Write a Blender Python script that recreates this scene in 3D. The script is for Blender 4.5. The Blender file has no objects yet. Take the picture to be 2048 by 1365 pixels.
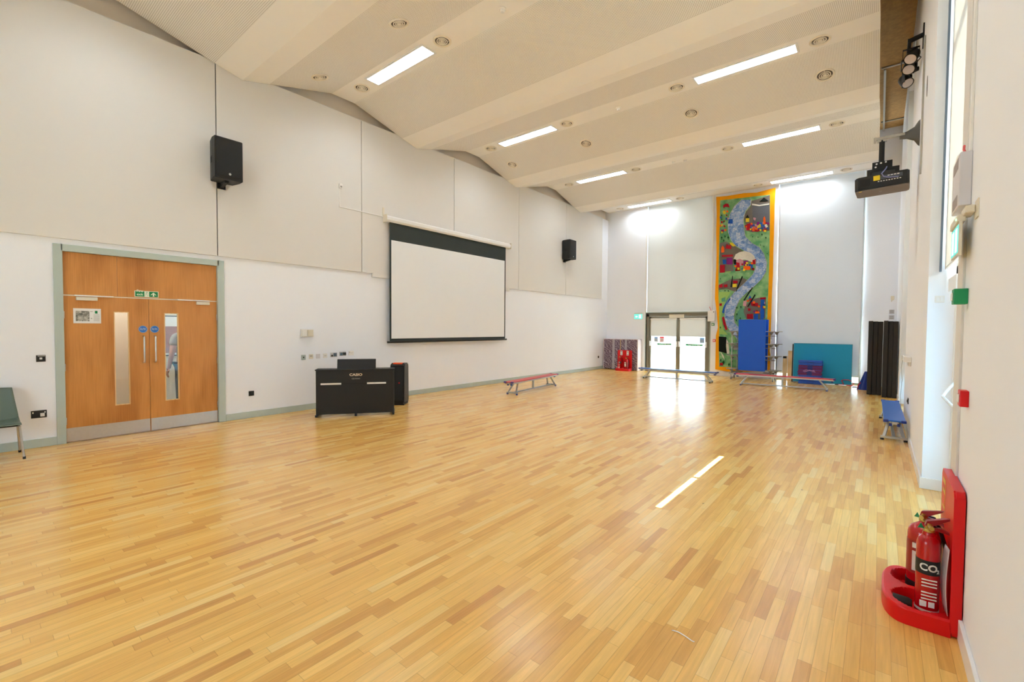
import bpy, bmesh, math, random
from mathutils import Vector, Matrix
random.seed(7)
sc = bpy.context.scene
COL = sc.collection
PI = math.pi

# ---------------------------------------------------------------- camera, sky, sun, exposure
cam_d = bpy.data.cameras.new('camera'); cam = bpy.data.objects.new('camera', cam_d); COL.objects.link(cam)
sc.camera = cam
YAW, PITCH, ROLL = 0.6832313566826532, -0.030341597172186156, 0.00698515425245805
fw = Vector((-math.sin(YAW)*math.cos(PITCH), math.cos(YAW)*math.cos(PITCH), math.sin(PITCH)))
rt = Vector((math.cos(YAW), math.sin(YAW), 0)); up = rt.cross(fw)
r2 = math.cos(ROLL)*rt + math.sin(ROLL)*up; u2 = -math.sin(ROLL)*rt + math.cos(ROLL)*up
M = Matrix((r2, u2, -fw)).transposed().to_4x4(); M.translation = (0, 0, 1.65)
cam.matrix_world = M
cam_d.sensor_width = 36; cam_d.lens = 901.602/2048*36; cam_d.clip_start = .03; cam_d.clip_end = 300
w = bpy.data.worlds.new('sky'); sc.world = w; w.use_nodes = True
wb = w.node_tree.nodes['Background']; wb.inputs[0].default_value = (.72, .86, 1, 1); wb.inputs[1].default_value = 4.4
sd = bpy.data.lights.new('sun', 'SUN'); sd.energy = 36; sd.angle = math.radians(.25); sd.color = (1, .95, .86)
sun = bpy.data.objects.new('sun', sd); COL.objects.link(sun)
sun.rotation_euler = Vector((1, 0, 1.0896)).to_track_quat('Z', 'Y').to_euler(); sun.location = (20, 5, 20)
sc.view_settings.view_transform = 'Standard'; sc.view_settings.look = 'None'
sc.view_settings.exposure = 1.40; sc.view_settings.gamma = 1; sc.view_settings.use_curve_mapping = False
PANEL = 11.5      # brightness of the ceiling light panels
sc.cycles.max_bounces = 10; sc.cycles.diffuse_bounces = 6; sc.cycles.transparent_max_bounces = 12
sc.cycles.sample_clamp_indirect = 8; sc.cycles.caustics_reflective = False; sc.cycles.caustics_refractive = False
sc.cycles.use_denoising = True

XL, XR, YF, YB, ZT = -8.687, .381, 16.84, -3.2, 7.4

# ---------------------------------------------------------------- materials
def lin(c):
    return tuple((v/12.92 if v <= .04045 else ((v+.055)/1.055)**2.4) for v in c)
def C(r, g, b): return lin((r/255, g/255, b/255)) + (1,)
class NT:
    def __init__(s, name):
        s.m = bpy.data.materials.new(name); s.m.use_nodes = True; s.t = s.m.node_tree
        s.bs = s.t.nodes['Principled BSDF']; s.out = s.t.nodes['Material Output']
    def n(s, typ, **k):
        nd = s.t.nodes.new(typ)
        for a, b in k.items(): setattr(nd, a, b)
        return nd
    def l(s, a, b): s.t.links.new(a, b)
    def math(s, op, a, b=None):
        nd = s.n('ShaderNodeMath', operation=op)
        for i, v in enumerate((a, b)):
            if v is None: continue
            if isinstance(v, (int, float)): nd.inputs[i].default_value = v
            else: s.l(v, nd.inputs[i])
        return nd.outputs[0]
    def mix(s, f, a, b):
        nd = s.n('ShaderNodeMix', data_type='RGBA')
        for i, v in ((0, f), (6, a), (7, b)):
            if isinstance(v, (int, float, tuple)): nd.inputs[i].default_value = v
            else: s.l(v, nd.inputs[i])
        return nd.outputs[2]
def mat(name, col, rough=.5, metal=0, spec=.5, coat=0, var=.04, vscale=6, bump=0, bscale=80, emit=None, es=0, alpha=None):
    """plain surface: a faint procedural variation in tone and an optional fine bump"""
    t = NT(name); b = t.bs
    if var:
        tc = t.n('ShaderNodeTexCoord'); nz = t.n('ShaderNodeTexNoise'); nz.inputs['Scale'].default_value = vscale
        nz.inputs['Detail'].default_value = 3
        t.l(tc.outputs['Object'], nz.inputs['Vector'])
        lo = tuple(c*(1-var) for c in col[:3])+(1,); hi = tuple(min(1, c*(1+var)) for c in col[:3])+(1,)
        t.l(t.mix(nz.outputs['Fac'], lo, hi), b.inputs['Base Color'])
    else: b.inputs['Base Color'].default_value = col
    b.inputs['Roughness'].default_value = rough; b.inputs['Metallic'].default_value = metal
    b.inputs['Specular IOR Level'].default_value = spec; b.inputs['Coat Weight'].default_value = coat
    if bump:
        tc2 = t.n('ShaderNodeTexCoord'); n2 = t.n('ShaderNodeTexNoise'); n2.inputs['Scale'].default_value = bscale
        bp = t.n('ShaderNodeBump'); bp.inputs['Strength'].default_value = bump; bp.inputs['Distance'].default_value = .004
        t.l(tc2.outputs['Object'], n2.inputs['Vector']); t.l(n2.outputs['Fac'], bp.inputs['Height']); t.l(bp.outputs[0], b.inputs['Normal'])
    if emit: b.inputs['Emission Color'].default_value = emit; b.inputs['Emission Strength'].default_value = es
    if alpha is not None: b.inputs['Alpha'].default_value = alpha
    return t.m

def floor_mat():
    t = NT('sprung_beech_floor'); b = t.bs
    g = t.n('ShaderNodeNewGeometry'); sp = t.n('ShaderNodeSeparateXYZ'); t.l(g.outputs['Position'], sp.inputs[0])
    xs = t.math('DIVIDE', t.math('ADD', sp.outputs[0], 20.0), .0605)
    row = t.math('FLOOR', xs); fx = t.math('FRACT', xs)
    wn = t.n('ShaderNodeTexWhiteNoise', noise_dimensions='1D'); t.l(row, wn.inputs['W'])
    off = t.math('MULTIPLY', wn.outputs['Value'], 613.0)
    v = t.math('ADD', t.math('DIVIDE', sp.outputs[1], .50), off)
    vo = t.n('ShaderNodeTexVoronoi', voronoi_dimensions='1D', feature='F1'); vo.inputs['Scale'].default_value = 1; vo.inputs['Randomness'].default_value = .75
    t.l(v, vo.inputs['W'])
    ve = t.n('ShaderNodeTexVoronoi', voronoi_dimensions='1D', feature='DISTANCE_TO_EDGE'); ve.inputs['Scale'].default_value = 1; ve.inputs['Randomness'].default_value = .75
    t.l(v, ve.inputs['W'])
    sc_ = t.n('ShaderNodeSeparateColor'); t.l(vo.outputs['Color'], sc_.inputs[0])
    cr = t.n('ShaderNodeValToRGB'); e = cr.color_ramp.elements
    e[0].position = 0; e[0].color = C(211, 153, 82); e[1].position = 1; e[1].color = C(244, 208, 134)
    for p, c in ((.05, C(221, 166, 88)), (.25, C(234, 181, 96)), (.6, C(241, 191, 105)), (.88, C(244, 199, 116))):
        x = cr.color_ramp.elements.new(p); x.color = c
    t.l(sc_.outputs[0], cr.inputs[0])
    # grain along the boards
    mp = t.n('ShaderNodeMapping'); mp.inputs['Scale'].default_value = (60, 3.0, 1)
    cb = t.n('ShaderNodeCombineXYZ'); t.l(sp.outputs[0], cb.inputs[0]); t.l(t.math('ADD', sp.outputs[1], off), cb.inputs[1]); t.l(cb.outputs[0], mp.inputs[0])
    gn = t.n('ShaderNodeTexNoise'); gn.inputs['Scale'].default_value = 1; gn.inputs['Detail'].default_value = 5; gn.inputs['Distortion'].default_value = .6; t.l(mp.outputs[0], gn.inputs['Vector'])
    gr = t.n('ShaderNodeMapRange'); gr.inputs[1].default_value = .3; gr.inputs[2].default_value = .75; gr.inputs[3].default_value = 1.06; gr.inputs[4].default_value = .86
    t.l(gn.outputs['Fac'], gr.inputs[0])
    hs = t.n('ShaderNodeVectorMath', operation='SCALE'); t.l(cr.outputs[0], hs.inputs[0]); t.l(gr.outputs[0], hs.inputs['Scale'])
    # broad tone drift and dark knots
    
    kn = t.n('ShaderNodeTexVoronoi'); kn.inputs['Scale'].default_value = 1.7
    m2 = t.n('ShaderNodeMapping'); m2.inputs['Scale'].default_value = (1.6, 1, 1); t.l(g.outputs['Position'], m2.inputs[0]); t.l(m2.outputs[0], kn.inputs['Vector'])
    kf = t.n('ShaderNodeMapRange'); kf.inputs[1].default_value = .012; kf.inputs[2].default_value = .035; kf.inputs[3].default_value = .75; kf.inputs[4].default_value = 0; kf.clamp = True
    t.l(kn.outputs['Distance'], kf.inputs[0])
    c1 = t.mix(kf.outputs[0], hs.outputs[0], C(96, 58, 28))
    # joints
    ex = t.math('MINIMUM', fx, t.math('SUBTRACT', 1.0, fx))
    jx = t.n('ShaderNodeMapRange'); jx.inputs[1].default_value = .0; jx.inputs[2].default_value = .035; jx.inputs[3].default_value = .4; jx.inputs[4].default_value = 0; t.l(ex, jx.inputs[0])
    jy = t.n('ShaderNodeMapRange'); jy.inputs[1].default_value = .0; jy.inputs[2].default_value = .004; jy.inputs[3].default_value = .45; jy.inputs[4].default_value = 0; t.l(ve.outputs['Distance'], jy.inputs[0])
    j = t.math('MAXIMUM', jx.outputs[0], jy.outputs[0])
    c2 = t.mix(j, c1, C(120, 76, 38))
    t.l(c2, b.inputs['Base Color'])
    # varnish: worn patches, scratches
    rn = t.n('ShaderNodeTexNoise'); rn.inputs['Scale'].default_value = 1.3; rn.inputs['Detail'].default_value = 2; t.l(g.outputs['Position'], rn.inputs['Vector'])
    rr = t.n('ShaderNodeMapRange'); rr.inputs[1].default_value = .35; rr.inputs[2].default_value = .7; rr.inputs[3].default_value = .16; rr.inputs[4].default_value = .30
    t.l(rn.outputs['Fac'], rr.inputs[0]); t.l(t.math('ADD', t.math('MULTIPLY', rn.outputs['Fac'], .11), .175), b.inputs['Roughness'])
    b.inputs['Specular IOR Level'].default_value = .6
    un = t.n('ShaderNodeTexNoise'); un.inputs['Scale'].default_value = 3; un.inputs['Detail'].default_value = 1; t.l(g.outputs['Position'], un.inputs['Vector'])
    hgt = t.math('SUBTRACT', t.math('MULTIPLY', un.outputs['Fac'], .5), t.math('MULTIPLY', j, .5))
    bp = t.n('ShaderNodeBump'); bp.inputs['Strength'].default_value = .10; bp.inputs['Distance'].default_value = .006
    t.l(hgt, bp.inputs['Height']); t.l(bp.outputs[0], b.inputs['Normal'])
    return t.m

def perf_mat():
    t = NT('perforated_plasterboard'); b = t.bs
    tc = t.n('ShaderNodeTexCoord'); sp = t.n('ShaderNodeSeparateXYZ'); t.l(tc.outputs['Object'], sp.inputs[0])
    P = .0215
    fx = t.math('SUBTRACT', t.math('FRACT', t.math('DIVIDE', t.math('ADD', sp.outputs[0], 20), P)), .5)
    fy = t.math('SUBTRACT', t.math('FRACT', t.math('DIVIDE', t.math('ADD', sp.outputs[1], 20), P)), .5)
    d = t.math('SQRT', t.math('ADD', t.math('MULTIPLY', fx, fx), t.math('MULTIPLY', fy, fy)))
    f = t.math('LESS_THAN', d, .22)
    t.l(t.mix(f, C(244, 241, 236), C(150, 142, 130)), b.inputs['Base Color'])
    b.inputs['Roughness'].default_value = .8; b.inputs['Specular IOR Level'].default_value = .2
    return t.m

def wood_mat(name, c0, c1, scale=(3, 3, .7), axis=None, rough=.4):
    t = NT(name); b = t.bs
    tc = t.n('ShaderNodeTexCoord'); mp = t.n('ShaderNodeMapping'); mp.inputs['Scale'].default_value = scale
    t.l(tc.outputs['Object'], mp.inputs[0])
    wv = t.n('ShaderNodeTexWave', wave_type='RINGS', rings_direction='X' if axis is None else axis); wv.inputs['Scale'].default_value = 1.2
    wv.inputs['Distortion'].default_value = 9; wv.inputs['Detail'].default_value = 3; wv.inputs['Detail Scale'].default_value = .8
    t.l(mp.outputs[0], wv.inputs['Vector'])
    m2 = t.n('ShaderNodeMapping'); m2.inputs['Scale'].default_value = (90, 90, 2.5); t.l(tc.outputs['Object'], m2.inputs[0])
    nz = t.n('ShaderNodeTexNoise'); nz.inputs['Scale'].default_value = 1; nz.inputs['Detail'].default_value = 4; t.l(m2.outputs[0], nz.inputs['Vector'])
    f = t.math('ADD', t.math('MULTIPLY', wv.outputs['Fac'], .4), t.math('MULTIPLY', nz.outputs['Fac'], .6))
    cr = t.n('ShaderNodeValToRGB'); cr.color_ramp.elements[0].position = .25; cr.color_ramp.elements[0].color = c0; cr.color_ramp.elements[1].position = .75; cr.color_ramp.elements[1].color = c1
    t.l(f, cr.inputs[0]); t.l(cr.outputs[0], b.inputs['Base Color']); b.inputs['Roughness'].default_value = rough
    return t.m

def glass_mat(name, tint=(.9, .95, .95, 1), refl=.12, rough=.02):
    t = NT(name); t.t.nodes.remove(t.bs)
    tr = t.n('ShaderNodeBsdfTransparent'); tr.inputs[0].default_value = tint
    gl = t.n('ShaderNodeBsdfGlossy'); gl.inputs['Roughness'].default_value = rough
    lw = t.n('ShaderNodeLayerWeight'); lw.inputs[0].default_value = .5
    fac = t.math('ADD', t.math('MULTIPLY', t.math('POWER', lw.outputs['Facing'], 5.0), .9), .04)
    mx = t.n('ShaderNodeMixShader'); t.l(fac, mx.inputs[0]); t.l(tr.outputs[0], mx.inputs[1]); t.l(gl.outputs[0], mx.inputs[2]); t.l(mx.outputs[0], t.out.inputs[0])
    return t.m

def cloth_trans(name, col, tcol, fac, rough=.6, clear=0.0):
    """thin cloth or film that lets part of the light through"""
    t = NT(name); b = t.bs; b.inputs['Base Color'].default_value = col; b.inputs['Roughness'].default_value = rough
    b.inputs['Specular IOR Level'].default_value = .3
    tc = t.n('ShaderNodeTexCoord'); nz = t.n('ShaderNodeTexNoise'); nz.inputs['Scale'].default_value = 2.5; nz.inputs['Detail'].default_value = 4; t.l(tc.outputs['Object'], nz.inputs['Vector'])
    lo = tuple(c*.96 for c in col[:3])+(1,); t.l(t.mix(nz.outputs['Fac'], lo, col), b.inputs['Base Color'])
    tl = t.n('ShaderNodeBsdfTranslucent'); tl.inputs[0].default_value = tcol
    mx = t.n('ShaderNodeMixShader'); mx.inputs[0].default_value = fac
    t.l(b.outputs[0], mx.inputs[1]); t.l(tl.outputs[0], mx.inputs[2]); t.l(mx.outputs[0], t.out.inputs[0])
    return t.m

def emit_mat(name, col, s):
    t = NT(name); t.t.nodes.remove(t.bs); e = t.n('ShaderNodeEmission'); e.inputs[0].default_value = col; e.inputs[1].default_value = s
    t.l(e.outputs[0], t.out.inputs[0]); return t.m

FLOOR = floor_mat(); PERF = perf_mat()
WALL = mat('painted_wall', C(241, 244, 251), .75, var=.015, vscale=1.2, spec=.25, bump=.05, bscale=150)
PANELM = mat('painted_acoustic_panel', C(224, 221, 217), .7, var=.015, vscale=1.1, spec=.25)
CEIL = mat('painted_ceiling', C(248, 245, 240), .75, var=.01, spec=.2)
SAGE = mat('sage_gloss_paint', C(183, 196, 190), .4, var=.03)
WHITEP = mat('white_plastic', C(236, 233, 229), .4, var=.01)
WHITEG = mat('white_gloss_paint', C(238, 238, 238), .3, var=.01)
CREAMP = mat('cream_plastic', C(226, 218, 200), .45, var=.02)
BLACK = mat('black_plastic', C(24, 24, 25), .5, var=.1, bump=.1)
BLACKM = mat('black_metal', C(18, 18, 18), .4, metal=.2)
PIANOB = mat('piano_black', C(18, 16, 14), .55, var=.2, vscale=30)
GRILLE = mat('speaker_grille', C(22, 23, 24), .7, var=.5, vscale=260, bump=.4, bscale=260)
STEEL = mat('brushed_steel', C(196, 194, 190), .32, metal=.9, var=.08, vscale=30)
GALV = mat('galvanised_steel', C(190, 188, 180), .4, metal=.7, var=.1, vscale=20)
ALU = mat('silver_paint', C(188, 188, 184), .35, metal=.5, var=.05)
RED = mat('red_plastic', C(218, 2, 14), .38, var=.03, spec=.4)
REDG = mat('red_enamel', C(186, 4, 16), .22, var=.03, coat=.3)
REDD = mat('dark_red', C(150, 20, 28), .4)
BLUE = mat('blue_laminate', C(0, 90, 216), .38, var=.02)
BENCHB = mat('blue_bench_vinyl', C(28, 104, 196), .35, var=.03)
BENCHR = mat('red_bench_vinyl', C(206, 66, 78), .4, var=.05)
PURP = mat('purple_cap', C(70, 40, 130), .4)
NAVY = mat('navy_plastic', C(24, 52, 140), .4)
TEAL = mat('teal_felt', C(50, 158, 200), .85, var=.05, vscale=40, spec=.2)
CHAR = mat('charcoal_foam', C(58, 55, 53), .85, var=.10, vscale=9, spec=.2, bump=.2, bscale=120)
DARK = mat('dark_gap', C(30, 28, 27), .8)
GREY = mat('grey_plastic', C(150, 146, 140), .45)
STOOL = mat('stool_grey', C(158, 154, 140), .5)
LBOX = mat('pale_grey_steel', C(214, 210, 214), .45, var=.01)
WOOD = wood_mat('oak_veneer', C(176, 110, 46), C(212, 146, 74), (4, 1.6, .45), 'Y')
PINE = wood_mat('pale_pine', C(214, 176, 118), C(232, 200, 148), (4, 4, .5))
DECK = mat('wood_wool_board', C(186, 146, 92), .9, var=.35, vscale=14, bump=.4, bscale=60)
BRONZE = mat('grey_bronze_frame', C(132, 128, 114), .4, metal=.3, var=.05)
GLASS = glass_mat('clear_glass')
GREEN = mat('green_plastic', C(16, 142, 84), .4, var=.02)
SIGNG = mat('sign_green', C(0, 132, 72), .4, var=0)
SIGNW = mat('sign_white', C(238, 244, 226), .5, var=0)
PAPER = mat('paper', C(238, 238, 236), .6, var=.02)
SBLUE = mat('sign_blue', C(28, 108, 200), .4, var=0)
FABW = mat('screen_fabric', C(236, 238, 240), .8, var=.01, spec=.1)
FABK = mat('screen_masking', C(62, 68, 68), .8, var=.08, vscale=3, spec=.1)
BLIND = cloth_trans('roller_blind', C(228, 229, 230), C(226, 224, 218), .16)
SHEET = cloth_trans('white_lining_sheet', C(228, 230, 234), C(226, 232, 236), .12, .35)
FROST = cloth_trans('frosted_glass', C(214, 230, 238), C(196, 224, 240), .27, .25)
def panel_mat():
    # prismatic LED panel: full output downwards, falling away towards the horizontal
    t = NT('light_diffuser'); t.t.nodes.remove(t.bs); e = t.n('ShaderNodeEmission'); e.inputs[0].default_value = (.88, .95, 1, 1)
    g = t.n('ShaderNodeNewGeometry'); d = t.n('ShaderNodeVectorMath', operation='DOT_PRODUCT'); t.l(g.outputs['Incoming'], d.inputs[0]); t.l(g.outputs['Normal'], d.inputs[1])
    k = t.math('MINIMUM', t.math('POWER', t.math('MULTIPLY', t.math('ABSOLUTE', d.outputs['Value']), 1.8), 1.5), 1.0)
    t.l(t.math('MULTIPLY', k, PANEL), e.inputs[1]); t.l(e.outputs[0], t.out.inputs[0]); return t.m
DIFF = panel_mat()
SKIN = mat('skin', C(196, 148, 124), .5)

# ---------------------------------------------------------------- builders
class MB:
    def __init__(s): s.b = bmesh.new(); s.mi = 0
    def _face(s, vs, smooth=False):
        try:
            f = s.b.faces.new(vs); f.material_index = s.mi; f.smooth = smooth; return f
        except ValueError: return None
    def box(s, x0, x1, y0, y1, z0, z1, bev=0, M=None, seg=2):
        x0, x1 = min(x0, x1), max(x0, x1); y0, y1 = min(y0, y1), max(y0, y1); z0, z1 = min(z0, z1), max(z0, z1)
        v = [s.b.verts.new((x, y, z)) for x in (x0, x1) for y in (y0, y1) for z in (z0, z1)]
        fs = [s._face([v[i] for i in q]) for q in ((0, 1, 3, 2), (4, 6, 7, 5), (0, 4, 5, 1), (2, 3, 7, 6), (0, 2, 6, 4), (1, 5, 7, 3))]
        if bev:
            r = bmesh.ops.bevel(s.b, geom=list({e for f in fs for e in f.edges}), offset=bev, segments=seg, affect='EDGES', profile=.5)
            v = list({x for f in r['faces'] for x in f.verts})
            for f in r['faces']: f.material_index = s.mi
        if M is not None:
            for x in set(v): x.co = M @ x.co
        return s
    def prism(s, pts, axis, a, b, bev=0):
        """extrude a polygon (2-D points in the two other axes) from a to b along axis 0/1/2"""
        def P(p, t): q = [p[0], p[1]]; q.insert(axis, t); return q
        A = [s.b.verts.new(P(p, a)) for p in pts]; B = [s.b.verts.new(P(p, b)) for p in pts]
        fs = [s._face(A), s._face(B[::-1])]
        n = len(pts)
        for i in range(n): fs.append(s._face([A[i], B[i], B[(i+1) % n], A[(i+1) % n]]))
        if bev:
            ed = list({e for f in fs[:2] if f for e in f.edges})
            r = bmesh.ops.bevel(s.b, geom=ed, offset=bev, segments=2, affect='EDGES')
            for f in r['faces']: f.material_index = s.mi
        return s
    def tube(s, path, r, seg=10, caps=True, closed=False):
        path = [Vector(p) for p in path]; n = len(path); rings = []
        rs = r if isinstance(r, (list, tuple)) else [r]*n
        up_ = None
        for i, p in enumerate(path):
            d = (path[min(i+1, n-1)]-path[max(i-1, 0)]).normalized()
            if up_ is None: up_ = d.orthogonal().normalized()
            else: up_ = (up_ - d*up_.dot(d)).normalized()
            q = d.cross(up_)
            rings.append([s.b.verts.new(p + (up_*math.cos(2*PI*k/seg) + q*math.sin(2*PI*k/seg))*rs[i]) for k in range(seg)])
        for a, b in zip(rings, rings[1:]):
            for k in range(seg): s._face([a[k], a[(k+1) % seg], b[(k+1) % seg], b[k]], True)
        if caps: s._face(rings[0][::-1]); s._face(rings[-1])
        return s
    def bar(s, p0, p1, wx, wz):
        """square tube between two points"""
        p0, p1 = Vector(p0), Vector(p1); d = (p1-p0); L = d.length
        q = d.to_track_quat('Z', 'Y').to_matrix().to_4x4(); q.translation = p0
        return s.box(-wx/2, wx/2, -wz/2, wz/2, 0, L, 0, q)
    def lathe(s, prof, c=(0, 0, 0), axis='Z', seg=24, M=None):
        rings = []; c = Vector(c)
        for r, h in prof:
            ring = []
            for k in range(seg):
                a = 2*PI*k/seg; x, y = r*math.cos(a), r*math.sin(a)
                p = {'Z': (x, y, h), 'X': (h, x, y), 'Y': (y, h, x)}[axis]
                p = c + Vector(p)
                if M is not None: p = M @ p
                ring.append(s.b.verts.new(p))
            rings.append(ring)
        for a, b in zip(rings, rings[1:]):
            for k in range(seg): s._face([a[k], a[(k+1) % seg], b[(k+1) % seg], b[k]], True)
        if prof[0][0] > 0 and prof[-1][0] > 0:      # a ring: close the profile on itself
            for k in range(seg): s._face([rings[-1][k], rings[-1][(k+1) % seg], rings[0][(k+1) % seg], rings[0][k]], True)
        return s
    def grid(s, nu, nv, fn, smooth=True):
        g = [[s.b.verts.new(fn(i/nu, j/nv)) for j in range(nv+1)] for i in range(nu+1)]
        for i in range(nu):
            for j in range(nv): s._face([g[i][j], g[i+1][j], g[i+1][j+1], g[i][j+1]], smooth)
        return s
def obj(name, mb, m, parent=None, solid=0, autos=True):
    b = mb.b if isinstance(mb, MB) else mb
    bmesh.ops.recalc_face_normals(b, faces=b.faces)
    for e in b.edges:
        if len(e.link_faces) == 2 and e.calc_face_angle(0) > .62: e.smooth = False
    me = bpy.data.meshes.new(name); b.to_mesh(me); b.free()
    for x in (m if isinstance(m, (list, tuple)) else [m]): me.materials.append(x)
    o = bpy.data.objects.new(name, me); COL.objects.link(o)
    if parent: o.parent = parent
    if solid:
        md = o.modifiers.new('s', 'SOLIDIFY'); md.thickness = solid; md.offset = 0
    return o
def thing(name, label, cat, loc=(0, 0, 0), rz=0, group=None, rot=None):
    o = bpy.data.objects.new(name, None); COL.objects.link(o); o.empty_display_size = .1
    o.location = loc; o.rotation_euler = rot or (0, 0, rz); o['label'] = label; o['category'] = cat
    if group: o['group'] = group
    return o
def tag(o, label, cat, group=None):
    o['label'] = label; o['category'] = cat
    if group: o['group'] = group
    return o
def struct(name, mb=None, m=None):
    if mb is None:
        o = bpy.data.objects.new(name, None); COL.objects.link(o)
    else: o = obj(name, mb, m)
    o['kind'] = 'structure'; return o
def dup(root, loc, rz=None, label=None, group=None):
    r = root.copy(); COL.objects.link(r); r.location = loc
    if rz is not None: r.rotation_euler = (0, 0, rz)
    if label: r['label'] = label
    if group: r['group'] = group
    for ch in list(root.children):
        c = ch.copy(); COL.objects.link(c); c.parent = r
        for g in list(ch.children):
            d = g.copy(); COL.objects.link(d); d.parent = c
    return r
def text(name, body, size, m, parent, loc, rot, ext=.0008, align='CENTER', bold=0, sx=1):
    cu = bpy.data.curves.new(name, 'FONT'); cu.body = body; cu.size = size; cu.extrude = ext; cu.align_x = align; cu.align_y = 'CENTER'
    cu.offset = bold; cu.resolution_u = 3
    t = bpy.data.objects.new('tmp', cu); COL.objects.link(t)
    dg = bpy.context.evaluated_depsgraph_get()
    me = bpy.data.meshes.new_from_object(t.evaluated_get(dg)); bpy.data.objects.remove(t); bpy.data.curves.remove(cu)
    me.materials.clear(); me.materials.append(m); me.name = name
    o = bpy.data.objects.new(name, me); COL.objects.link(o); o.parent = parent
    o.location = loc; o.rotation_euler = rot; o.scale = (sx, 1, 1); return o
FACE_PX = (PI/2, 0, PI/2)     # lettering read by someone looking along -X (sign on the left wall)
FACE_NY = (PI/2, 0, 0)        # read by someone looking along +Y (sign on the far wall)

# ================================================================ THE SETTING
mb = MB(); mb.box(XL-.02, XR+.3, YB, YF+.3, -.1, 0); struct('floor', mb, FLOOR)
# ceiling: folded boards, the fold repeating every 3.784 m
prof = []
for k in range(-2, 4):
    y0 = 3.186 + 3.784*k
    for yy, zz, kind in ((y0, 5.89, 0), (y0+.45, 6.008, 1), (y0+1.64, 6.32, 0), (y0+2.15, 6.32, 1), (y0+3.37, 5.99, 0)):
        prof.append((yy, zz, kind))
prof = [p for p in prof if p[0] < YF-.02 and p[0] > YB-1]
prof.append((YF, 6.32, 1))
CX0, CX1 = -8.642, -.10
mb = MB()
for (a, za, k), (b, zb, _) in zip(prof, prof[1:]):
    mb.mi = 1 if k else 0
    v = [mb.b.verts.new(q) for q in ((CX0, a, za), (CX1, a, za), (CX1, b, zb), (CX0, b, zb))]; mb._face(v)
    mb.mi = 0
    v = [mb.b.verts.new(q) for q in ((CX0, a, za+.03), (CX1, a, za+.03), (CX1, b, zb+.03), (CX0, b, zb+.03))]; mb._face(v)
    for X in (CX0, CX1):
        v = [mb.b.verts.new(q) for q in ((X, a, za), (X, b, zb), (X, b, zb+.03), (X, a, za+.03))]; mb._face(v)
o = struct('ceiling', mb, [CEIL, PERF])
def ceil_z(y):
    for (a, za, k), (b, zb, _) in zip(prof, prof[1:]):
        if a <= y <= b: return za+(zb-za)*(y-a)/(b-a), math.atan2(zb-za, b-a)
    return 6.32, 0
mb = MB(); mb.box(XL-.5, XR+.4, YB-.2, YF+.3, ZT, ZT+.15); struct('ceiling_deck', mb, DECK)
mb = MB()
mb.box(-.1, XR, 12.88, 12.93, ZT-.03, ZT); mb.box(-.06, -.02, 12.93, YF, ZT-.06, ZT-.02); mb.box(-.1, XR, 16.2, 16.25, ZT-.03, ZT)
struct('trim_1', mb, GALV)

# left wall with the door opening, the panelling above it
DY0, DY1, DZ = .86, 2.83, 2.70
mb = MB()
ZL = 6.03
mb.box(XL-.2, XL, YB, DY0, 0, ZL); mb.box(XL-.2, XL, DY1, YF+.2, 0, ZL); mb.box(XL-.2, XL, DY0, DY1, DZ, ZL)
wl = struct('wall_left', mb, WALL)
mb = MB(); mb.box(XL-.45, XL-.12, YB, YF+.2, ZL, ZT); struct('wall_left_upper', mb, mat('warm_cream_paint', C(236, 222, 204), .8, var=.02))  # set-back upper wall in one even warm cream paint
js = [-2.68, .055, 2.778, 5.502, 8.205, 10.924, 13.621, 16.30]
for a, b in zip(js, js[1:]):
    mb = MB(); mb.box(XL, XL+.036, a+.007, b-.007, 2.818, 6.03, .003); obj('wall_panel', mb, PANELM, wl)
mb = MB(); mb.box(XL, XL+.01, js[0], js[-1], 2.83, 6.02); obj('panel_backing', mb, DARK, wl)
mb = MB(); mb.box(XL, XL+.038, js[0], js[-1], 6.022, 6.036); obj('top_bead', mb, PANELM, wl)
mb = MB(); mb.box(XL, XL+.045, 5.76, 10.48, 2.735, 2.825, .003); struct('trim_2', mb, PANELM)

# right wall: two tall recesses
R1, R2, RZ = (3.92, 6.33), (10.9, 13.3), 6.9
XO = XR+.30
mb = MB()
mb.box(XR, XO, YB, R1[0], 0, ZT); mb.box(XR, XO, R1[1], R2[0], 0, ZT); mb.box(XR, XO, R2[1], YF+.2, 0, ZT)
for r in (R1, R2): mb.box(XR, XO, r[0], r[1], RZ, ZT)
struct('wall_right', mb, WALL)
# far wall: door + window above it, and the tall sheeted window
FA, FB = (-7.02, -4.66), (-2.62, -.40)
mb = MB()
mb.box(XL-.45, FA[0], YF, YF+.3, 0, ZT); mb.box(FA[1], FB[0], YF, YF+.3, 0, ZT); mb.box(FB[1], XO, YF, YF+.3, 0, ZT)
for r in (FA, FB): mb.box(r[0], r[1], YF, YF+.3, 6.9, ZT)
struct('wall_far', mb, WALL)
BW = (-5.4, -2.4, 1.0, 2.6)      # an added window behind the camera that lets in fill daylight
mb = MB(); mb.box(XL-.45, BW[0], YB-.2, YB, 0, ZT); mb.box(BW[1], XO, YB-.2, YB, 0, ZT); mb.box(BW[0], BW[1], YB-.2, YB, 0, BW[2]); mb.box(BW[0], BW[1], YB-.2, YB, BW[3], ZT)
struct('wall_back', mb, WALL)
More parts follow.
